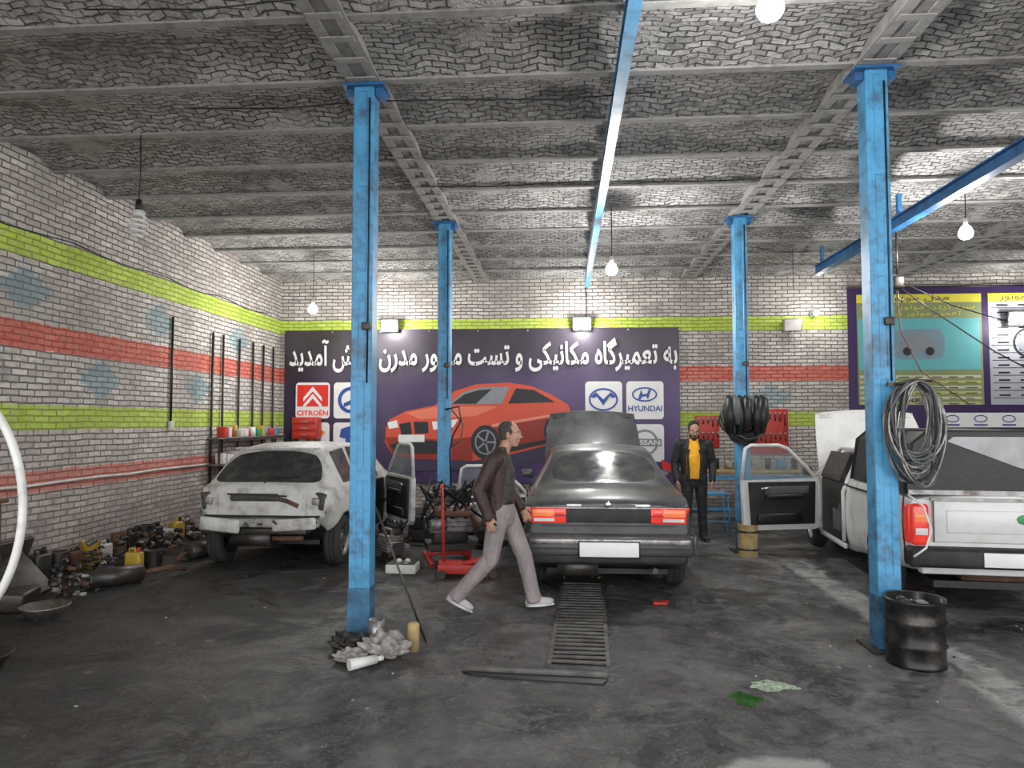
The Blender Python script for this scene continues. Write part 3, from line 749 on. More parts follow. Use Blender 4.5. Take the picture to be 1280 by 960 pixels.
def head(b, c, rot, skin, hair, bald=0.0, beard=None):
    T = Matrix.Translation(c) @ Euler(rot).to_matrix().to_4x4(); k = b.T; b.T = k @ T
    b.ell((-.012, 0, .030), (.093, .074, .088), skin); b.ell((.022, 0, -.028), (.070, .060, .088), skin)
    b.ell((.048, 0, -.092), (.034, .038, .024), skin, seg=12); b.ell((.066, 0, .030), (.024, .050, .014), skin, seg=12)
    b.ell((.088, 0, .004), (.016, .010, .030), skin, seg=10); b.ell((.102, 0, -.020), (.019, .015, .012), skin, seg=10)
    for s in (-1, 1):
        b.ell((-.008, s*.078, -.012), (.019, .011, .032), skin, seg=10)
        b.ell((.060, s*.038, -.025), (.022, .022, .022), skin, seg=10)
        b.ell((.083, s*.030, .033), (.010, .022, .006), hair, seg=8)
    b.ell((.084, 0, -.060), (.012, .024, .006), m_lip, seg=10); b.ell((.080, 0, -.071), (.013, .020, .006), m_lip, seg=10)
    b.ell((-.034, 0, .050-.01*bald), (.090, .081, .083-.008*bald), hair)
    b.ell((-.054, 0, .0), (.056, .072, .070), hair)
    for s in (-1, 1): b.ell((.004, s*.068, .028), (.026, .012, .032), hair, seg=10)
    if beard:
        b.ell((.060, 0, -.098), (.034, .042, .026), beard, seg=12); b.ell((.088, 0, -.048), (.010, .026, .006), beard, seg=8)
        for s in (-1, 1): b.ell((.030, s*.052, -.065), (.040, .014, .042), beard, seg=10)
    b.T = k
    return T
def finish_person(src, name, loc, rotz, eyes, vox=.0068, sc=1.0):
    so = src.obj('src'); md = so.modifiers.new('r', 'REMESH'); md.mode = 'VOXEL'; md.voxel_size = vox; md.use_smooth_shade = True
    sm = so.modifiers.new('s', 'SMOOTH'); sm.factor = .5; sm.iterations = 3
    bpy.context.view_layer.update(); dg = bpy.context.evaluated_depsgraph_get()
    em = bpy.data.meshes.new_from_object(so.evaluated_get(dg))
    bvh = BVHTree.FromPolygons([tuple(v) for v in src.v], src.f)
    fb = MB(); ml = []
    for p in em.polygons:
        r = bvh.find_nearest(p.center); ml.append(src.mats[src.m[r[2]]])
    fb.add([v.co.copy() for v in em.vertices], [list(p.vertices) for p in em.polygons], ml, True)
    fb.T = eyes
    for s in (-1, 1):
        fb.ell((.079, s*.029, .010), (.010, .013, .008), m_eyew, seg=10); fb.ell((.086, s*.029, .010), (.005, .006, .006), m_black, seg=8)
    bpy.data.objects.remove(so)
    o = fb.obj(name, loc, (0, 0, rotz)); o.scale = (sc, sc, sc)
    return o
def folds(name, c, rough=.75, var=.25, sx=9, st=.8):
    k = NT(name); o = k.oc(); s = k.sep(o)
    n = k.noise(k.comb(k.m('MULTIPLY', s[0], 1.0), k.m('MULTIPLY', s[1], 1.0), k.m('MULTIPLY', s[2], .55)), sx, 3, .5, .8)
    lo = tuple(x*(1-var) for x in c); hi = tuple(min(1, x*(1+var)) for x in c)
    k.col(k.mix(k.rng(n, .3, .7), lo, hi)); k.rough(rough); k.bump(n, st, .04); return k.mat
m_skin = M('skin', (.48, .27, .19), .55, var=.08, scale=20); m_lip = M('lips', (.36, .15, .12), .5); m_eyew = M('eye_white', (.7, .68, .65), .3)
m_hair = M('dark_hair', (.018, .015, .014), .6, var=.4, scale=50, bump=.5); m_ghair = M('greying_hair', (.06, .055, .05), .7, var=.6, scale=50, bump=.5)
m_brown = folds('brown_jacket', (.052, .029, .026), .6); m_sweater = M('striped_sweater', (.06, .05, .05), .85, var=.5, scale=18)
m_trou = folds('grey_trousers', (.29, .25, .25), .85, .15, 8); m_shoe = M('grey_sneaker', (.46, .46, .45), .6, var=.15); m_sole = M('white_sole', (.6, .6, .58), .6)
m_belt = M('belt', (.02, .015, .012), .4)
m_bj = folds('black_jacket', (.016, .016, .018), .6); m_ys = folds('yellow_shirt', (.88, .42, .02), .75, .12); m_bt = folds('black_trousers', (.020, .020, .024), .75); m_bs = M('black_shoe', (.02, .02, .02), .4)

def foot(b, a, fdir, pitch, up, sole, lateral=0):
    f = V((fdir[0]*cos(pitch), fdir[1]*cos(pitch), sin(pitch))); f.normalize(); u = V((-fdir[0]*sin(pitch), -fdir[1]*sin(pitch), cos(pitch)))
    a = V(a); l = u.cross(f)
    R3 = Matrix((f, l, u)).transposed()
    b.cap(a, .05, a-u*.035-f*.005, .045, up, 10)
    b.ell(a-u*.045+f*.055, (.135, .046, .040), up, rot=R3); b.ell(a-u*.050+f*.125, (.062, .048, .030), up, rot=R3)
    b.ell(a-u*.045-f*.035, (.05, .042, .045), up, rot=R3)
    b.ell(a-u*.078+f*.055, (.145, .050, .014), sole, rot=R3)

b = MB()
hipL, hipR = V((.02, .085, .92)), V((-.02, -.085, .92))
kL, aL = V((.20, .09, .50)), V((.29, .09, .115)); kR, aR = V((-.10, -.09, .49)), V((-.40, -.09, .165))
for h, kn, an in ((hipL, kL, aL), (hipR, kR, aR)):
    b.cap(h, .105, kn, .078, m_trou); b.cap(kn, .078, an, .068, m_trou); b.cyl(an+(kn-an)*.15, an-(kn-an).normalized()*.04, .068, m_trou, .076)
foot(b, aL, (1, 0), .10, m_shoe, m_sole); foot(b, aR, (1, 0), -.45, m_shoe, m_sole)
b.loft([((0, 0, .80), .10, .14), ((-.005, 0, .88), .125, .172), ((0, 0, .96), .120, .170), ((0, 0, 1.02), .112, .160)], m_trou)
b.loft([((0, 0, 1.00), .118, .165), ((0, 0, 1.03), .118, .165)], m_belt)
b.loft([((0, 0, 1.02), .118, .158), ((-.0, 0, 1.15), .122, .165), ((-.005, 0, 1.30), .128, .165), ((-.02, 0, 1.42), .10, .15), ((-.01, 0, 1.48), .06, .07)], m_sweater)
b.loft([((-.065, 0, .80), .120, .180), ((-.060, 0, .82), .135, .192), ((-.048, 0, .95), .128, .188), ((-.035, 0, 1.10), .125, .185), ((-.035, 0, 1.25), .135, .195), ((-.04, 0, 1.36), .130, .200), ((-.04, 0, 1.43), .100, .165), ((-.025, 0, 1.49), .065, .08)], m_brown)
b.cap((-.04, .15, 1.41), .07, (-.04, -.15, 1.41), .07, m_brown)
b.cap((.005, 0, 1.44), .058, (.045, 0, 1.55), .052, m_skin)
b.loft([((-.01, 0, 1.46), .075, .078), ((.0, 0, 1.515), .066, .07)], m_brown)
sR, eR, wR = V((-.06, -.205, 1.40)), V((-.19, -.265, 1.13)), V((-.10, -.27, .90))
sL, eL, wL = V((-.03, .205, 1.40)), V((.02, .26, 1.12)), V((.17, .22, .94))
for s_, e_, w_ in ((sR, eR, wR), (sL, eL, wL)):
    b.cap(s_, .078, e_, .062, m_brown); b.cap(e_, .062, w_, .047, m_brown)
limb_hand(b, wR, (.22, .02, -1), (.3, 1, .1), (1, -.3, 0), m_skin, 1.1)
limb_hand(b, wL, (.45, -.05, -.85), (-.2, -1, 0), (.9, 0, .4), m_skin, 1.1)
E = head(b, (.080, 0, 1.635), (0, radians(3), radians(-8)), m_skin, m_ghair, .4)
finish_person(b, 'walking_man', (-.56, 6.50, 0), 0, E, sc=.965)

b = MB()
for s in (-1, 1):
    h, kn, an = V((0, s*.09, .88)), V((.015, s*.105, .48)), V((-.02, s*.12, .10))
    b.cap(h, .100, kn, .070, m_bt); b.cap(kn, .070, an, .062, m_bt); foot(b, an, (cos(.25*s), sin(.25*s)), 0, m_bs, m_bs)
    S, Ee, Wr = V((-.01, s*.20, 1.37)), V((-.03, s*.265, 1.09)), V((.08, s*.245, .86))
    b.cap(S, .074, Ee, .060, m_bj); b.cap(Ee, .060, Wr, .045, m_bj)
    limb_hand(b, Wr, (.25, -s*.1, -.95), (0, -s, 0), (1, 0, .2), m_skin, 1.0)
b.loft([((0, 0, .76), .095, .14), ((0, 0, .88), .115, .165), ((0, 0, .98), .105, .155)], m_bt)
b.loft([((.012, 0, .88), .120, .125), ((.02, 0, 1.0), .125, .125), ((.025, 0, 1.2), .130, .125), ((.01, 0, 1.34), .108, .10), ((0, 0, 1.44), .07, .07)], m_ys)
b.loft([((-.02, 0, .80), .125, .190), ((-.02, 0, .95), .122, .185), ((-.015, 0, 1.15), .128, .195), ((-.015, 0, 1.32), .112, .200), ((-.015, 0, 1.39), .088, .16), ((-.02, 0, 1.45), .062, .08)], m_bj)
b.cap((-.01, .15, 1.37), .068, (-.01, -.15, 1.37), .068, m_bj)
b.cap((0, 0, 1.40), .056, (.03, 0, 1.50), .052, m_skin)
for s in (-1, 1): b.cap((.115, s*.085, .86), .022, (.105, s*.080, 1.28), .022, m_bj)
E = head(b, (.065, 0, 1.565), (0, radians(24), radians(8)), m_skin, m_hair, 0, m_hair)
finish_person(b, 'standing_man', (1.85, 10.5, 0), radians(-95), E)

# ---------------------------------------------------------------- lamps
m_glow = M('lamp_glow', (1, 1, 1), .3, emis=14, var=0); m_cfl = M('cfl_glass', (.8, .8, .78), .3, var=.03)
def plight(parent, loc, e, r=.06):
    l = bpy.data.lights.new('glow', 'POINT'); l.energy = e; l.shadow_soft_size = r; l.color = (1, .98, .95)
    o = bpy.data.objects.new('glow', l); scene.collection.objects.link(o); o.location = loc; o.parent = parent
def bulb(x, y, z, e, ztop=4.47):
    b = MB(); b.tube([(0, 0, ztop-z), (.005, 0, (ztop-z)*.5), (0, 0, .10)], .006, m_black, seg=6)
    b.cyl((0, 0, .05), (0, 0, .14), .026, m_wplast, seg=12)
    b.lathe([(.026, .06), (.055, .03), (.078, -.02), (.078, -.05), (.060, -.085), (.035, -.10), (.0001, -.105)], m_glow)
    o = b.obj('hanging_bulb', (x, y, z)); plight(o, (0, 0, -.2), e)
bulb(.62, 9.27, 3.68, 150); bulb(-4.15, 11.6, 3.58, 110); bulb(4.6, 8.5, 3.88, 150); bulb(1.2, 4.15, 4.12, 70)
b = MB(); b.tube([(0, 0, .9), (.01, 0, .5), (0, 0, .2)], .006, m_black, seg=6); b.cyl((0, 0, .12), (0, 0, .24), .035, m_black, r1=.024, seg=12); b.cyl((0, 0, .07), (0, 0, .13), .055, m_wplast, seg=16)
pts = []
for i in range(120):
    t = i/119; r = .045+.035*sin(pi*min(1, t*1.1)); pts.append((r*cos(t*8*pi), r*sin(t*8*pi), .07-.20*t))
b.tube(pts, .013, m_cfl, seg=8); b.obj('spiral_lamp', (-4.06, 6.53, 3.58))
def flood(x, z, e, glow=True, w=.26):
    b = MB(); b.box((0, 0, 0), (w, .05, w*.72), m_alu, rot=(radians(15), 0, 0), bev=.01); b.box((0, -.03, -.004), (w*.88, .012, w*.6), m_glow if glow else m_clear, rot=(radians(15), 0, 0))
    b.tube([(-w*.5, 0, 0), (-w*.5, .05, .1), (w*.5, .05, .1), (w*.5, 0, 0)], .008, m_dsteel, seg=6)
    b.box((0, .07, .09), (.05, .08, .05), m_dsteel)
    o = b.obj('flood_lamp', (x, 13.82, z))
    if e: plight(o, (0, -.3, -.05), e, .1)
flood(-3.4, 3.56, 55, w=.34); flood(.35, 3.56, 65, w=.36); flood(4.3, 3.5, 0, False, .34); flood(8.35, 3.58, 55, w=.36)
b = MB(); b.cyl((0, 0, 0), (0, -.1, 0), .03, m_wplast); b.ell((0, -.16, 0), (.05, .08, .05), m_glow); b.box((0, .02, 0), (.1, .04, .1), m_wplast, bev=.01)
o = b.obj('wall_bulb', (4.72, 13.94, 3.72)); plight(o, (0, -.4, 0), 16)

# ---------------------------------------------------------------- floor grate and pit edge
m_grate = M('grate_steel', (.13, .125, .12), .55, .5, var=.4, scale=8, dirt=(.05, .045, .04), damt=.7)
b = MB()
for s in (-1, 1): b.box((s*.205, 0, .009), (.03, 2.55, .018), m_grate)
for i in range(26):
    y = -1.23+i*.0985; b.box((.008*random.uniform(-1, 1), y, .014), (.44, .042, .014), m_grate, rot=(0, 0, random.uniform(-.03, .03)), bev=.003, seg=1)
b.box((0, 0, .002), (.40, 2.5, .004), m_black)  # black sheet paints in the shade below the bars
b.obj('drain_grate', (.14, 6.38, 0), (0, 0, radians(-2)))
b = MB(); pts = [(-.5, .05), (-.42, .0), (-.1, -.045), (0, -.05), (.45, -.06), (.47, 0), (.46, .05)]
b.prism(pts, .012, m_black); b.box((0, .07, .02), (.96, .03, .04), m_grate, bev=.004); b.obj('pit_edge_plate', (-.2, 4.84, 0), (0, 0, radians(-4)))

m_drum = M('black_drum', (.022, .022, .024), .35, .5, var=.5, scale=5, dirt=(.14, .12, .1), damt=.5, dscale=6)
b = MB(); R0 = .195
b.lathe([(.0001, .03), (R0-.02, .03), (R0-.02, .0), (R0, 0), (R0, .02), (R0-.006, .03), (R0-.006, .13), (R0+.006, .145), (R0-.006, .16), (R0-.006, .29), (R0+.006, .305), (R0-.006, .32), (R0-.006, .43), (R0+.006, .44), (R0+.004, .46), (R0-.012, .455), (R0-.014, .10), (.0001, .09)], m_drum, seg=40)
for i in range(9):
    a = random.random()*6.3; r = random.random()*.11; b.ell((r*cos(a), r*sin(a), .36+.05*random.random()), (.06, .05, .04), random.choice([m_black, m_cloth, m_dsteel, m_bluep, m_dark]), seg=8, rot=(random.random(), random.random(), 0))
b.obj('steel_drum', (2.46, 5.34, 0))

b = MB(); b.lathe([(.0001, 0), (.120, 0), (.128, .36), (.132, .40), (.120, .40), (.115, .02), (.0001, .02)], m_wood, seg=10, smooth=False)
for z in (.08, .3): b.lathe([(.123+z*.03, z), (.128+z*.03, z+.012), (.124+z*.03, z+.024)], m_dsteel, seg=24)
b.obj('wooden_bucket', (2.31, 9.36, 0))

def loops(b, n, a, h, mats, r=.009, top=0, jit=.04, dep=.05):
    for i in range(n):
        aa = a*random.uniform(.75, 1.1); hh = h*random.uniform(.72, 1.08); ox = random.uniform(-jit, jit); oy = random.uniform(-dep, dep); tl = random.uniform(-.35, .35)
        pts = []
        for q in range(28):
            t = 2*pi*q/28; x = aa*sin(t)*(1+.12*sin(2*t+i)); z = -hh+hh*cos(t)
            pts.append((x+ox+z*tl*.15, oy+.02*sin(3*t+i), z+top))
        b.tube(pts, r*random.uniform(.8, 1.15), random.choice(mats), seg=7, closed=True)
b = MB(); loops(b, 22, .17, .36, [m_cable, m_black, m_cable, m_alu], .008, .02, dep=.04)
b.box((-.10, .03, .0), (.16, .03, .03), m_dsteel)
b.tube([(-.13, -.02, .0), (0, -.03, .03), (.1, -.05, .02)], .012, m_dsteel)
b.obj('hose_coil', (2.57, 5.48, 1.97))
b = MB(); b.tube([(0, 0, 0), (.09, -.04, -.08), (.14, -.05, -.25), (.10, -.05, -.38), (.02, -.03, -.45)], .008, m_wplast); b.tube([(-.02, 0, .1), (-.05, -.02, -.2), (-.03, -.02, -.5)], .006, m_black); b.obj('white_cable', (2.52, 5.53, 1.16))
# bundle of belts, hoses and draped covers on the far right column
b = MB(); loops(b, 26, .22, .27, [m_black, m_black, m_cable], .012, 0, .08, .07)
for i in range(7):
    x0 = -.22+.07*i; w = .05+.02*random.random(); L = .28+.22*random.random(); y0 = -.10-.03*(i % 2)
    pts = [(x0, y0+.06, .04), (x0+.01, y0, .0), (x0+.02*sin(i), y0-.02, -L*.5), (x0+.03*sin(i*2), y0, -L)]
    b.tube(pts, [w*.5, w, w*1.25, w*.7], m_cable if i % 3 == 1 else m_black, seg=10)
b.box((0, .08, .02), (.36, .04, .04), m_dsteel)
b.obj('hose_bundle', (2.33, 9.50, 1.97))
b = MB(); b.tube([(-.09, 0, 0), (.1, 0, .04), (.13, -.02, -.15), (.02, -.02, -.35), (-.02, 0, -.55), (0, .0, -1.1)], .012, m_black); b.tube([(0, 0, 0), (.16, 0, -.2), (.12, 0, -.42), (.0, 0, -.5)], .01, m_cable); b.obj('hanging_hose', (-1.5, 9.55, 1.85))

# ---------------------------------------------------------------- floor jack, engines, clutter
b = MB()
for s in (-1, 1): b.box((0, s*.12, .09), (.62, .02, .10), m_redp, rot=(0, radians(2), 0), bev=.008)
for x in (-.27, .29):
    b.cyl((x, -.16, .045), (x, .16, .045), .045, m_dsteel, seg=16)
b.box((-.15, 0, .11), (.22, .2, .10), m_redp, bev=.02); b.box((.10, 0, .16), (.36, .09, .045), m_redp, rot=(0, radians(-12), 0), bev=.01)
b.lathe([(.0001, .24), (.06, .24), (.06, .21), (.03, .20), (.03, .16)], m_dsteel, Tm((.28, 0, 0))); b.cyl((-.24, 0, .12), (-.27, .0, .98), .017, m_redp); b.cyl((-.27, -.06, .98), (-.27, .06, .98), .02, m_redp)
b.obj('trolley_jack', (-1.08, 7.95, 0), (0, 0, radians(8)))

def engine(name, loc, s=1.0, rz=0, lift=0.0):
    b = MB()
    if lift:
        for sx in (-1, 1):
            b.box((sx*.2*s, 0, .03), (.06, .62*s, .06), m_redp, bev=.008); b.box((sx*.2*s, 0, lift*.5+.03), (.05, .05, lift+.06), m_redp, bev=.006)
            for sy in (-1, 1): b.cyl((sx*.2*s-.015, sy*.29*s, .03), (sx*.2*s+.015, sy*.29*s, .03), .03, m_black, seg=12)
        b.box((0, 0, lift*.6), (.42*s, .05, .05), m_redp, bev=.006)
    b.T = Tm((0, 0, lift))
    b.box((0, 0, .30*s), (.42*s, .30*s, .28*s), m_alu, bev=.03); b.box((0, 0, .48*s), (.40*s, .2*s, .12*s), m_dsteel, bev=.02)
    b.box((0, 0, .12*s), (.34*s, .22*s, .14*s), m_dark, bev=.03)
    for i in range(5): b.box((0, 0, (.22+.045*i)*s), (.43*s, .31*s, .008), m_dark)
    for i in range(4): b.cyl(((-.15+.1*i)*s, -.14*s, .42*s), ((-.15+.1*i)*s, -.26*s, .36*s), .022*s, m_rust); b.cyl(((-.15+.1*i)*s, 0, .53*s), ((-.15+.1*i)*s, 0, .60*s), .018*s, m_black)
    b.tube([(-.17*s, -.26*s, .36*s), (.17*s, -.27*s, .35*s), (.24*s, -.24*s, .2*s)], .028*s, m_rust)
    b.cyl((.21*s, 0, .28*s), (.42*s, 0, .26*s), .15*s, m_alu, r1=.09*s); b.cyl((.42*s, 0, .26*s), (.52*s, 0, .26*s), .06*s, m_dsteel)
    b.cyl((-.22*s, 0, .22*s), (-.25*s, 0, .22*s), .09*s, m_dsteel); b.cyl((-.22*s, .08*s, .42*s), (-.25*s, .08*s, .42*s), .05*s, m_steel)
    b.cyl((-.2*s, -.17*s, .25*s), (-.05*s, -.17*s, .25*s), .06*s, m_alu)
    for i in range(10): b.tube([(random.uniform(-.2, .2)*s, -.1*s, .5*s), (random.uniform(-.3, .3)*s, random.uniform(-.25, 0)*s, random.uniform(.55, .68)*s), (random.uniform(-.3, .3)*s, -.18*s, .3*s)], .012*s, m_black, seg=6)
    b.box((0, 0, .03*s), (.45*s, .35*s, .06*s), m_dark)
    return b.obj(name, loc, (0, 0, rz))
engine('engine_block', (-1.40, 8.78, 0), 1.25, .3, .16); engine('engine_block', (-1.0, 9.75, 0), .95, 1.2); engine('gearbox', (-2.10, 8.70, 0), .75, 2.2)

def tyre(loc, r=.29, w=.18, rot=(0, 0, 0)):
    b = MB(); h = w/2
    b.lathe([(r*.62, -h), (r*.9, -h), (r*.97, -h*.85), (r, -h*.55), (r, h*.55), (r*.97, h*.85), (r*.9, h), (r*.62, h), (r*.66, h*.5), (r*.66, -h*.5), (r*.62, -h)], m_rubber, seg=32)
    b.obj('car_tyre', loc, rot)
tyre((-1.95, 10.3, .09)); tyre((-1.95, 10.3, .272)); tyre((-.75, 11.1, .29), rot=(radians(80), 0, .3)); tyre((4.6, 12.2, .09)); tyre((4.6, 12.2, .272))
b = MB(); door(b, Tm((0, 0, 0)), m_white, m_trim); b.obj('car_door', (-.50, 10.42, .0), (radians(8), 0, radians(190)))
b = MB(); b.box((0, 0, .05), (.34, .26, .10), m_wplast, bev=.012); b.box((0, 0, .08), (.30, .22, .06), m_dark)
for i in range(5): b.ell((random.uniform(-.1, .1), random.uniform(-.07, .07), .11), (.035, .03, .03), random.choice([m_steel, m_dark, m_wplast]), seg=8)
b.obj('parts_tray', (-1.82, 8.1, 0))
b = MB(); b.lathe([(.0001, 0), (.10, 0), (.13, .24), (.122, .24), (.095, .015), (.0001, .015)], m_org, seg=24); b.obj('orange_pail', (-1.85, 11.0, 0))

b = MB(); p0 = V((-1.05, 5.5, .012)); p1 = V((-1.47, 5.58, 1.02)); b.tube([p0, p1], .010, m_dsteel, seg=6); b.obj('leaning_bar')
def rag(name, loc, s, mat, seed):
    st = random.getstate(); random.seed(seed); bm = bmesh.new(); bmesh.ops.create_icosphere(bm, subdivisions=4, radius=1)
    for v in bm.verts:
        k = 1+.24*sin(v.co.x*5+seed)*cos(v.co.y*6+seed*2)+.15*sin(v.co.z*9+v.co.x*7)+.08*sin(v.co.x*21+seed)*sin(v.co.y*19)
        v.co = V((v.co.x*s[0]*k, v.co.y*s[1]*k, max(0, (v.co.z*.5+.42)*s[2]*k)))
    b = MB(); b.bm(bm, mat, True); b.obj(name, loc); random.setstate(st)
def scrap(loc, r, h, seed):
    st = random.getstate(); random.seed(seed); b = MB()
    for i in range(20):
        a = random.random()*6.3; q = r*random.random()**.7*.8; z = h*(1-q/r)*random.random()*.75; p = (q*cos(a), q*sin(a), z+.04); m = random.choice([m_dsteel, m_dark, m_rust, m_alu, m_dark, m_dsteel, m_steel]); w = r*random.uniform(.2, .45); rt = (random.uniform(-.5, .5), random.uniform(-.5, .5), random.random()*3); t = i % 4
        if t == 0: b.box((p[0], p[1], p[2]+w*.15), (w, w*.7, w*.45), m, rot=rt, bev=.01)
        elif t == 1:
            d = V((cos(rt[2]), sin(rt[2]), rt[0]*.6))*w*.8; b.cyl(V(p)-d*.5+V((0, 0, .03)), V(p)+d*.5+V((0, 0, .03)), w*.22, m, seg=12)
        elif t == 2: b.lathe([(w*.2, 0), (w*.55, 0), (w*.55, .02), (w*.3, .03), (w*.2, .05), (w*.2, 0)], m, Tm((p[0], p[1], p[2]+.01), (rt[0], rt[1], 0)), 18)
        else: b.tube([(p[0]-w*.5, p[1], p[2]), (p[0], p[1]+w*.3, p[2]+w*.3), (p[0]+w*.5, p[1]-w*.1, p[2]+.01)], .012, m, seg=6)
    b.obj('scrap_heap', loc); random.setstate(st)
rag('rag_pile', (-1.30, 5.22, 0), (.16, .11, .16), m_cloth, 3); rag('rag_pile', (-1.62, 5.36, 0), (.12, .10, .12), m_dark, 5); rag('rag_pile', (-1.52, 5.10, 0), (.10, .08, .08), m_cloth, 9)
b = MB(); b.lathe([(.0001, 0), (.045, 0), (.045, .19), (.032, .205), (.0001, .205)], m_wood, seg=20); b.obj('filter_canister', (-1.12, 5.36, 0))
b = MB(); b.lathe([(.0001, 0), (.06, 0), (.06, .20), (.056, .20), (.055, .01)], m_steel, seg=20); b.obj('tin_can', (-1.42, 5.44, .0))
b = MB(); b.cyl((-.1, 0, .045), (.1, .02, .045), .04, m_wplast, r1=.03); b.cyl((.1, .02, .045), (.15, .025, .045), .018, m_wplast); b.obj('plastic_bottle', (-1.38, 4.94, 0), (0, 0, .6))

def jug(loc, mat, s=1.0, rz=0, capm=None):
    b = MB(); b.box((0, 0, .13*s), (.19*s, .11*s, .26*s), mat, bev=.025*s, seg=3); b.cyl((.05*s, 0, .25*s), (.05*s, 0, .31*s), .022*s, capm or m_redp, seg=12)
    b.tube([(-.06*s, 0, .25*s), (-.06*s, 0, .30*s), (.0, 0, .30*s), (.02*s, 0, .26*s)], .012*s, mat)
    b.obj('oil_jug', loc, (0, 0, rz))
def can(name, loc, r, h, mat, rot=(0, 0, 0)):
    b = MB(); b.lathe([(.0001, 0), (r, 0), (r*1.02, .01), (r, .02), (r, h-.02), (r*1.02, h-.01), (r, h), (r*.93, h), (r*.93, h-.012), (.0001, h-.012)], mat, seg=24)
    b.tube([(-r, 0, h*.85), (-r*.8, -r*.5, h*.6), (0, -r*1.08, h*.45), (r*.8, -r*.5, h*.6), (r, 0, h*.85)], .004, m_steel, seg=6)
    b.obj(name, loc, rot)
random.seed(11)
cm = [m_dark, m_dsteel, m_yel, m_rust, m_dark, m_wplast, m_dsteel, m_dark, m_dark]
for i in range(13):
    y = 7.0+.27*i
    if i % 2: jug((-5.5, y, 0), cm[i % 9], random.uniform(.85, 1.2), random.uniform(1.3, 1.8), m_black)
    else: can('paint_can', (-5.5, y, 0), random.uniform(.085, .11), random.uniform(.2, .34), cm[(i*5) % 9])
for i in range(7):
    y = 7.1+.5*i
    scrap((-5.13, y, 0), .25, .40+.14*(i % 2), i+3)
for i, (x, y) in enumerate(((-4.76, 7.75), (-4.78, 8.15), (-4.95, 10.55), (-4.75, 9.5), (-4.8, 9.9), (-4.70, 10.2))):
    if i % 3 == 0: jug((x, y, 0), cm[(i*5+1) % 9] if i else m_yel, .95, i*.7)
    elif i % 3 == 1: can('paint_can', (x, y, 0), .1, .2, cm[(i*7) % 9])
    else:
        b = MB(); b.lathe([(.03, 0), (.13, 0), (.13, .02), (.08, .02), (.07, .06), (.03, .06), (.03, 0)], m_rust); b.lathe([(.03, .065), (.12, .065), (.12, .085), (.03, .085)], m_dsteel); b.obj('brake_disc', (x, y, 0), (0, 0, 0))
for (lx, ly, rz) in ((-4.52, 8.85, 1.35), (-4.62, 7.2, .9)):
    b = MB(); b.cyl((-.25, 0, .1), (.25, 0, .1), .095, m_dsteel); b.ell((-.25, 0, .1), (.03, .095, .095), m_dsteel); b.ell((.25, 0, .1), (.03, .095, .095), m_dsteel)
    b.tube([(.25, 0, .1), (.45, .02, .1), (.6, .06, .10), (.75, .08, .05)], .026, m_rust); b.tube([(-.25, 0, .1), (-.4, 0, .08), (-.5, -.04, .05)], .026, m_rust); b.obj('exhaust_silencer', (lx, ly, 0), (0, 0, rz))
b = MB(); b.box((.02, 0, .24), (.5, .6, .03), m_dsteel, rot=(radians(10), radians(44), 0), bev=.01); b.box((-.18, .1, .3), (.05, .6, .58), m_dsteel, rot=(0, radians(20), 0), bev=.01); b.box((.05, -.1, .10), (.45, .4, .18), m_dsteel, rot=(0, .1, .3), bev=.03); b.cyl((-.1, 0, .0), (-.12, 0, .95), .02, m_rust); b.cyl((-.12, -.1, .95), (-.12, .1, .95), .018, m_rust); b.obj('scrap_metal', (-5.1, 6.35, 0))
b = MB(); b.box((0, 0, .35), (.35, .5, .7), m_dark, bev=.05); b.cyl((0, -.2, .75), (0, .25, .78), .13, m_dsteel); b.box((0, 0, .95), (.3, .35, .18), m_rust, rot=(.1, .2, 0), bev=.04); b.ell((.05, -.05, 1.08), (.2, .22, .14), m_dark)
for i in range(5): b.box((.18, -.2+.1*i, .4), (.02, .04, .45), m_dsteel)
b.obj('compressor', (-5.25, 5.55, 0))
scrap((-4.62, 6.55, 0), .26, .45, 31); scrap((-4.78, 5.55, 0), .24, .5, 32)
for (x, y, r, m) in ((-4.5, 6.03, .2, m_steel), (-4.0, 4.75, .2, m_dsteel)):
    b = MB(); b.lathe([(.0001, .01), (r*.6, .0), (r*.95, .09), (r, .10), (r*.95, .105), (r*.58, .015), (.0001, .02)], m, seg=32); b.obj('metal_basin', (x, y, 0))
b = MB(); b.tube([(.60*cos(t*2*pi/64), 0, .60*sin(t*2*pi/64)) for t in range(64)], .017, m_wplast, seg=10, closed=True)
b.box((0, 0, -.60), (.10, .30, .03), m_dsteel)
b.cyl((0, 0, -.6), (0, 0, -1.28), .02, m_dsteel); b.box((0, 0, -1.30), (.3, .4, .04), m_dsteel, bev=.01)
b.obj('white_hoop', (-2.86, 3.02, 1.32), (0, 0, radians(-12)))

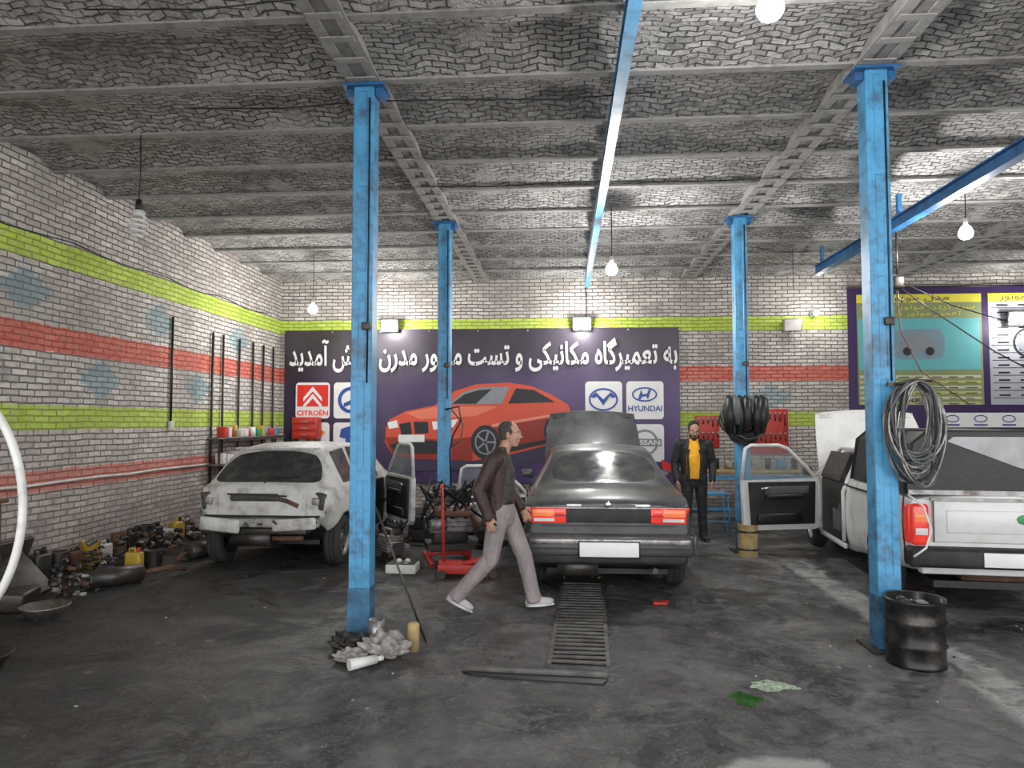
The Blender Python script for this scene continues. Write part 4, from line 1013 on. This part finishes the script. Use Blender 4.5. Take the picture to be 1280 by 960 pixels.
b = MB(); b.cyl((0, 0, 0), (0, 0, 1.55), .018, m_black, seg=8); b.box((.01, 0, -.02), (.05, .09, .13), m_wplast, bev=.01)
b.obj('electric_conduit', (-5.625, 9.95, 1.65))
b = MB(); b.tube([(0, -5.5+.5*i, .03*sin(i*1.7)) for i in range(24)], .008, m_black, seg=6); b.obj('wall_cable', (-5.635, 7.3, 3.72))
b = MB(); b.tube([(0, -5+.6*i, .008*sin(i*2.3)) for i in range(18)], .016, m_wplast, seg=8); b.tube([(0, 5.2, 0), (0, 5.25, .3), (0, 5.25, .6)], .016, m_wplast, seg=8); b.obj('water_pipe', (-5.625, 6.2, 1.02))
b = MB(); b.tube([(0, 0, 0), (.02, 0, -.35), (0, 0, -.7)], .009, m_black, seg=6); b.obj('ceiling_conduit', (.42, 13.9, 4.28))
b = MB()
for yy in (2.7, 4.4, 5.9, 8.1):
    x0 = random.uniform(-5, -1); b.tube([(x0+.8*i, yy+.05*sin(i*2.1), 4.41-.01*abs(sin(i))) for i in range(6)], .006, m_black, seg=5)
b.obj('ceiling_cable')

b = MB()
for i, y in enumerate((0, .35, .95, 1.5, 1.95, 2.4)):
    b.cyl((.03+.02*(i % 2), y, -1.40), (.03, y+.02, 1.70), .020, m_black, seg=8)
for z in (.0, -.42): b.box((.18, 1.1, z), (.34, 2.3, .03), m_steel, bev=.004); b.box((.35, 1.1, z-.02), (.02, 2.3, .05), m_dsteel)
for y in (0, 2.2): b.box((.18, y, -.25), (.03, .03, .55), m_dsteel)
random.seed(4); y = .05
while y < 2.15:
    m = random.choice([m_wplast, m_redp, m_yel, m_green, m_wplast, m_bluep, m_wplast]); w = random.uniform(.08, .18); hh = random.uniform(.1, .2)
    if random.random() < .5: b.box((.2, y, .015+hh/2), (.14, w, hh), m, bev=.012)
    else: b.cyl((.2, y, .015), (.2, y, .015+hh), w*.4, m, r1=w*.36, seg=12)
    m = random.choice([m_wplast, m_redp, m_wplast, m_dark]); b.box((.18, y, -.405+hh/2), (.14, w*.9, hh), m, bev=.01); y += w+.04
b.obj('wall_shelf', (-5.64, 11.1, 1.42))
def rack(name, x, z, w, h):
    b = MB(); b.box((0, 0, 0), (w, .03, h), m_redp, bev=.005)
    for i in range(int(w/.09)):
        for j in range(2):
            xx = -w/2+.06+i*.09; L = random.uniform(.12, .28)*h
            b.cyl((xx, -.03, h*.4-j*h*.45), (xx, -.03, h*.4-j*h*.45-L), .012, m_dsteel, seg=8); b.box((xx, -.03, h*.4-j*h*.45), (.04, .012, .04), m_steel, bev=.005)
    b.obj(name, (x, 13.97, z))
rack('tool_rack', 3.85, 1.5, .75, .85); rack('tool_rack', 2.72, 1.5, .45, .6)
b = MB(); b.box((0, 0, 0), (.5, .25, .42), m_redp, bev=.01)
for i in range(3): b.box((0, -.13, -.13+.13*i), (.44, .02, .10), m_redp, bev=.008); b.box((0, -.145, -.13+.13*i), (.15, .015, .02), m_chrome)
for s in (-.22, .22): b.box((s, 0, -.88), (.04, .22, 1.36), m_dsteel)
b.box((0, 0, -.8), (.46, .22, .03), m_dsteel)
b.obj('tool_cabinet', (-5.0, 13.72, 1.56))
b = MB(); b.box((0, 0, .84), (2.1, .6, .05), m_wood, bev=.005)
for x in (-1, 0, 1):
    for y in (-.26, .26): b.box((x, y, .41), (.05, .05, .82), m_blue)
for x in (-.5, .5): b.box((x, -.26, .74), (1, .04, .06), m_blue); b.box((x, -.26, .2), (1, .04, .04), m_blue)
for i in range(9):
    x = -.9+.22*i; m = random.choice([m_redp, m_dsteel, m_alu, m_black, m_bluep])
    if i % 2: b.box((x, 0, .95), (.16, .14, .17), m, bev=.02)
    else: b.cyl((x, 0, .865), (x, 0, 1.05), .05, m)
b.obj('workbench', (3.1, 12.8, 0))
b = MB(); b.box((0, 0, .6), (.35, .35, .03), m_blue); [b.cyl((sx*.15, sy*.15, .6), (sx*.19, sy*.19, 0), .014, m_blue) for sx in (-1, 1) for sy in (-1, 1)]
for z in (.2, .4): b.box((0, -.17, z), (.32, .02, .02), m_blue)
b.obj('work_stool', (2.28, 11.2, 0))
b = MB(); b.cyl((0, 0, 0), (0, 0, .78), .09, m_dsteel); b.box((0, 0, .83), (.3, .16, .12), m_dsteel, bev=.02); b.cyl((.0, -.18, .90), (0, .18, .90), .12, m_black); b.box((0, 0, .02), (.4, .4, .04), m_dsteel); b.obj('bench_grinder', (5.3, 13.2, 0))
b = MB(); b.box((0, 0, 0), (.14, .12, .16), m_dsteel, bev=.03); b.cyl((0, 0, .1), (0, 0, .62), .012, m_dsteel); b.tube([(0, 0, -.1), (.0, 0, -.2), (.05, 0, -.24), (.06, 0, -.18)], .014, m_dsteel)
b.tube([(.05, 0, -.08), (.4, 0, -.35), (1.1, 0, -.85), (1.8, 0, -1.25)], .008, m_dsteel, seg=6)
b.tube([(.05, 0, 0), (.7, .1, -.28), (1.5, .2, -.5), (2.6, .3, -.62)], .007, m_black, seg=6); b.tube([(-.02, 0, 0), (.02, 0, -.6), (.25, 0, -1.1), (.8, 0, -1.5)], .007, m_rust, seg=6)
b.obj('chain_hoist', (4.1, 9.1, 3.40))
b = MB(); b.tube([(0, 0, 0), (0, 0, -.6)], .005, m_black, seg=5); b.tube([(-.7, 0, .06), (-.3, 0, -.02), (0, 0, -.05), (.5, .1, .0)], .005, m_black, seg=5); b.obj('hanging_cable', (3.6, 11.5, 4.40))
mg = M('green_coolant', (.03, .12, .02), .08, var=.4, scale=10)
random.seed(2)
def puddle(name, loc, r, mat, asp=.6, sd=0):
    pts = [(r*(1+.25*sin(3*t*2*pi/40+sd)+.15*sin(5*t*2*pi/40+2*sd)+.08*sin(11*t*2*pi/40))*cos(t*2*pi/40), r*asp*(1+.2*sin(4*t*2*pi/40+sd)+.1*sin(9*t*2*pi/40))*sin(t*2*pi/40)) for t in range(40)]
    b = MB(); b.prism(pts, .003, mat); b.obj(name, loc)
puddle('coolant_puddle', (1.10, 4.58, 0), .08, mg, 1.3, 1)
puddle('spilled_absorbent', (1.32, 4.82, 0), .14, M('absorbent', (.34, .42, .31), .7, var=.7, scale=30), .6, 2)
b = MB(); b.box((0, 0, .012), (.13, .07, .024), m_redp, bev=.008); b.box((.05, .03, .02), (.05, .05, .02), m_redp, rot=(0, 0, .6)); b.obj('red_cloth_scrap', (.88, 6.85, 0))
lm = [m_dsteel, m_wood, m_cloth, m_dark, m_cloth]
b = MB()
for i in range(130):
    x = random.uniform(-3.6, 4.2); y = random.uniform(3.3, 8.0); s = random.uniform(.004, .014)
    b.box((x, y, s*.3), (s*1.8, s, s*.6), random.choice(lm), rot=(0, 0, random.random()*3))
b.obj('floor_litter')

# ---------------------------------------------------------------- world & camera
w = bpy.data.worlds.new('World'); scene.world = w; w.use_nodes = True
bg = w.node_tree.nodes['Background']; bg.inputs[0].default_value = (.98, .985, 1, 1); bg.inputs[1].default_value = 3.5
cam = bpy.data.cameras.new('Camera'); cam.sensor_width = 36; cam.lens = 25.3; cam.clip_start = .05
co = bpy.data.objects.new('Camera', cam); scene.collection.objects.link(co)
co.location = (0, 0, 1.7); co.rotation_euler = (radians(92.93), 0, radians(4.13)); scene.camera = co
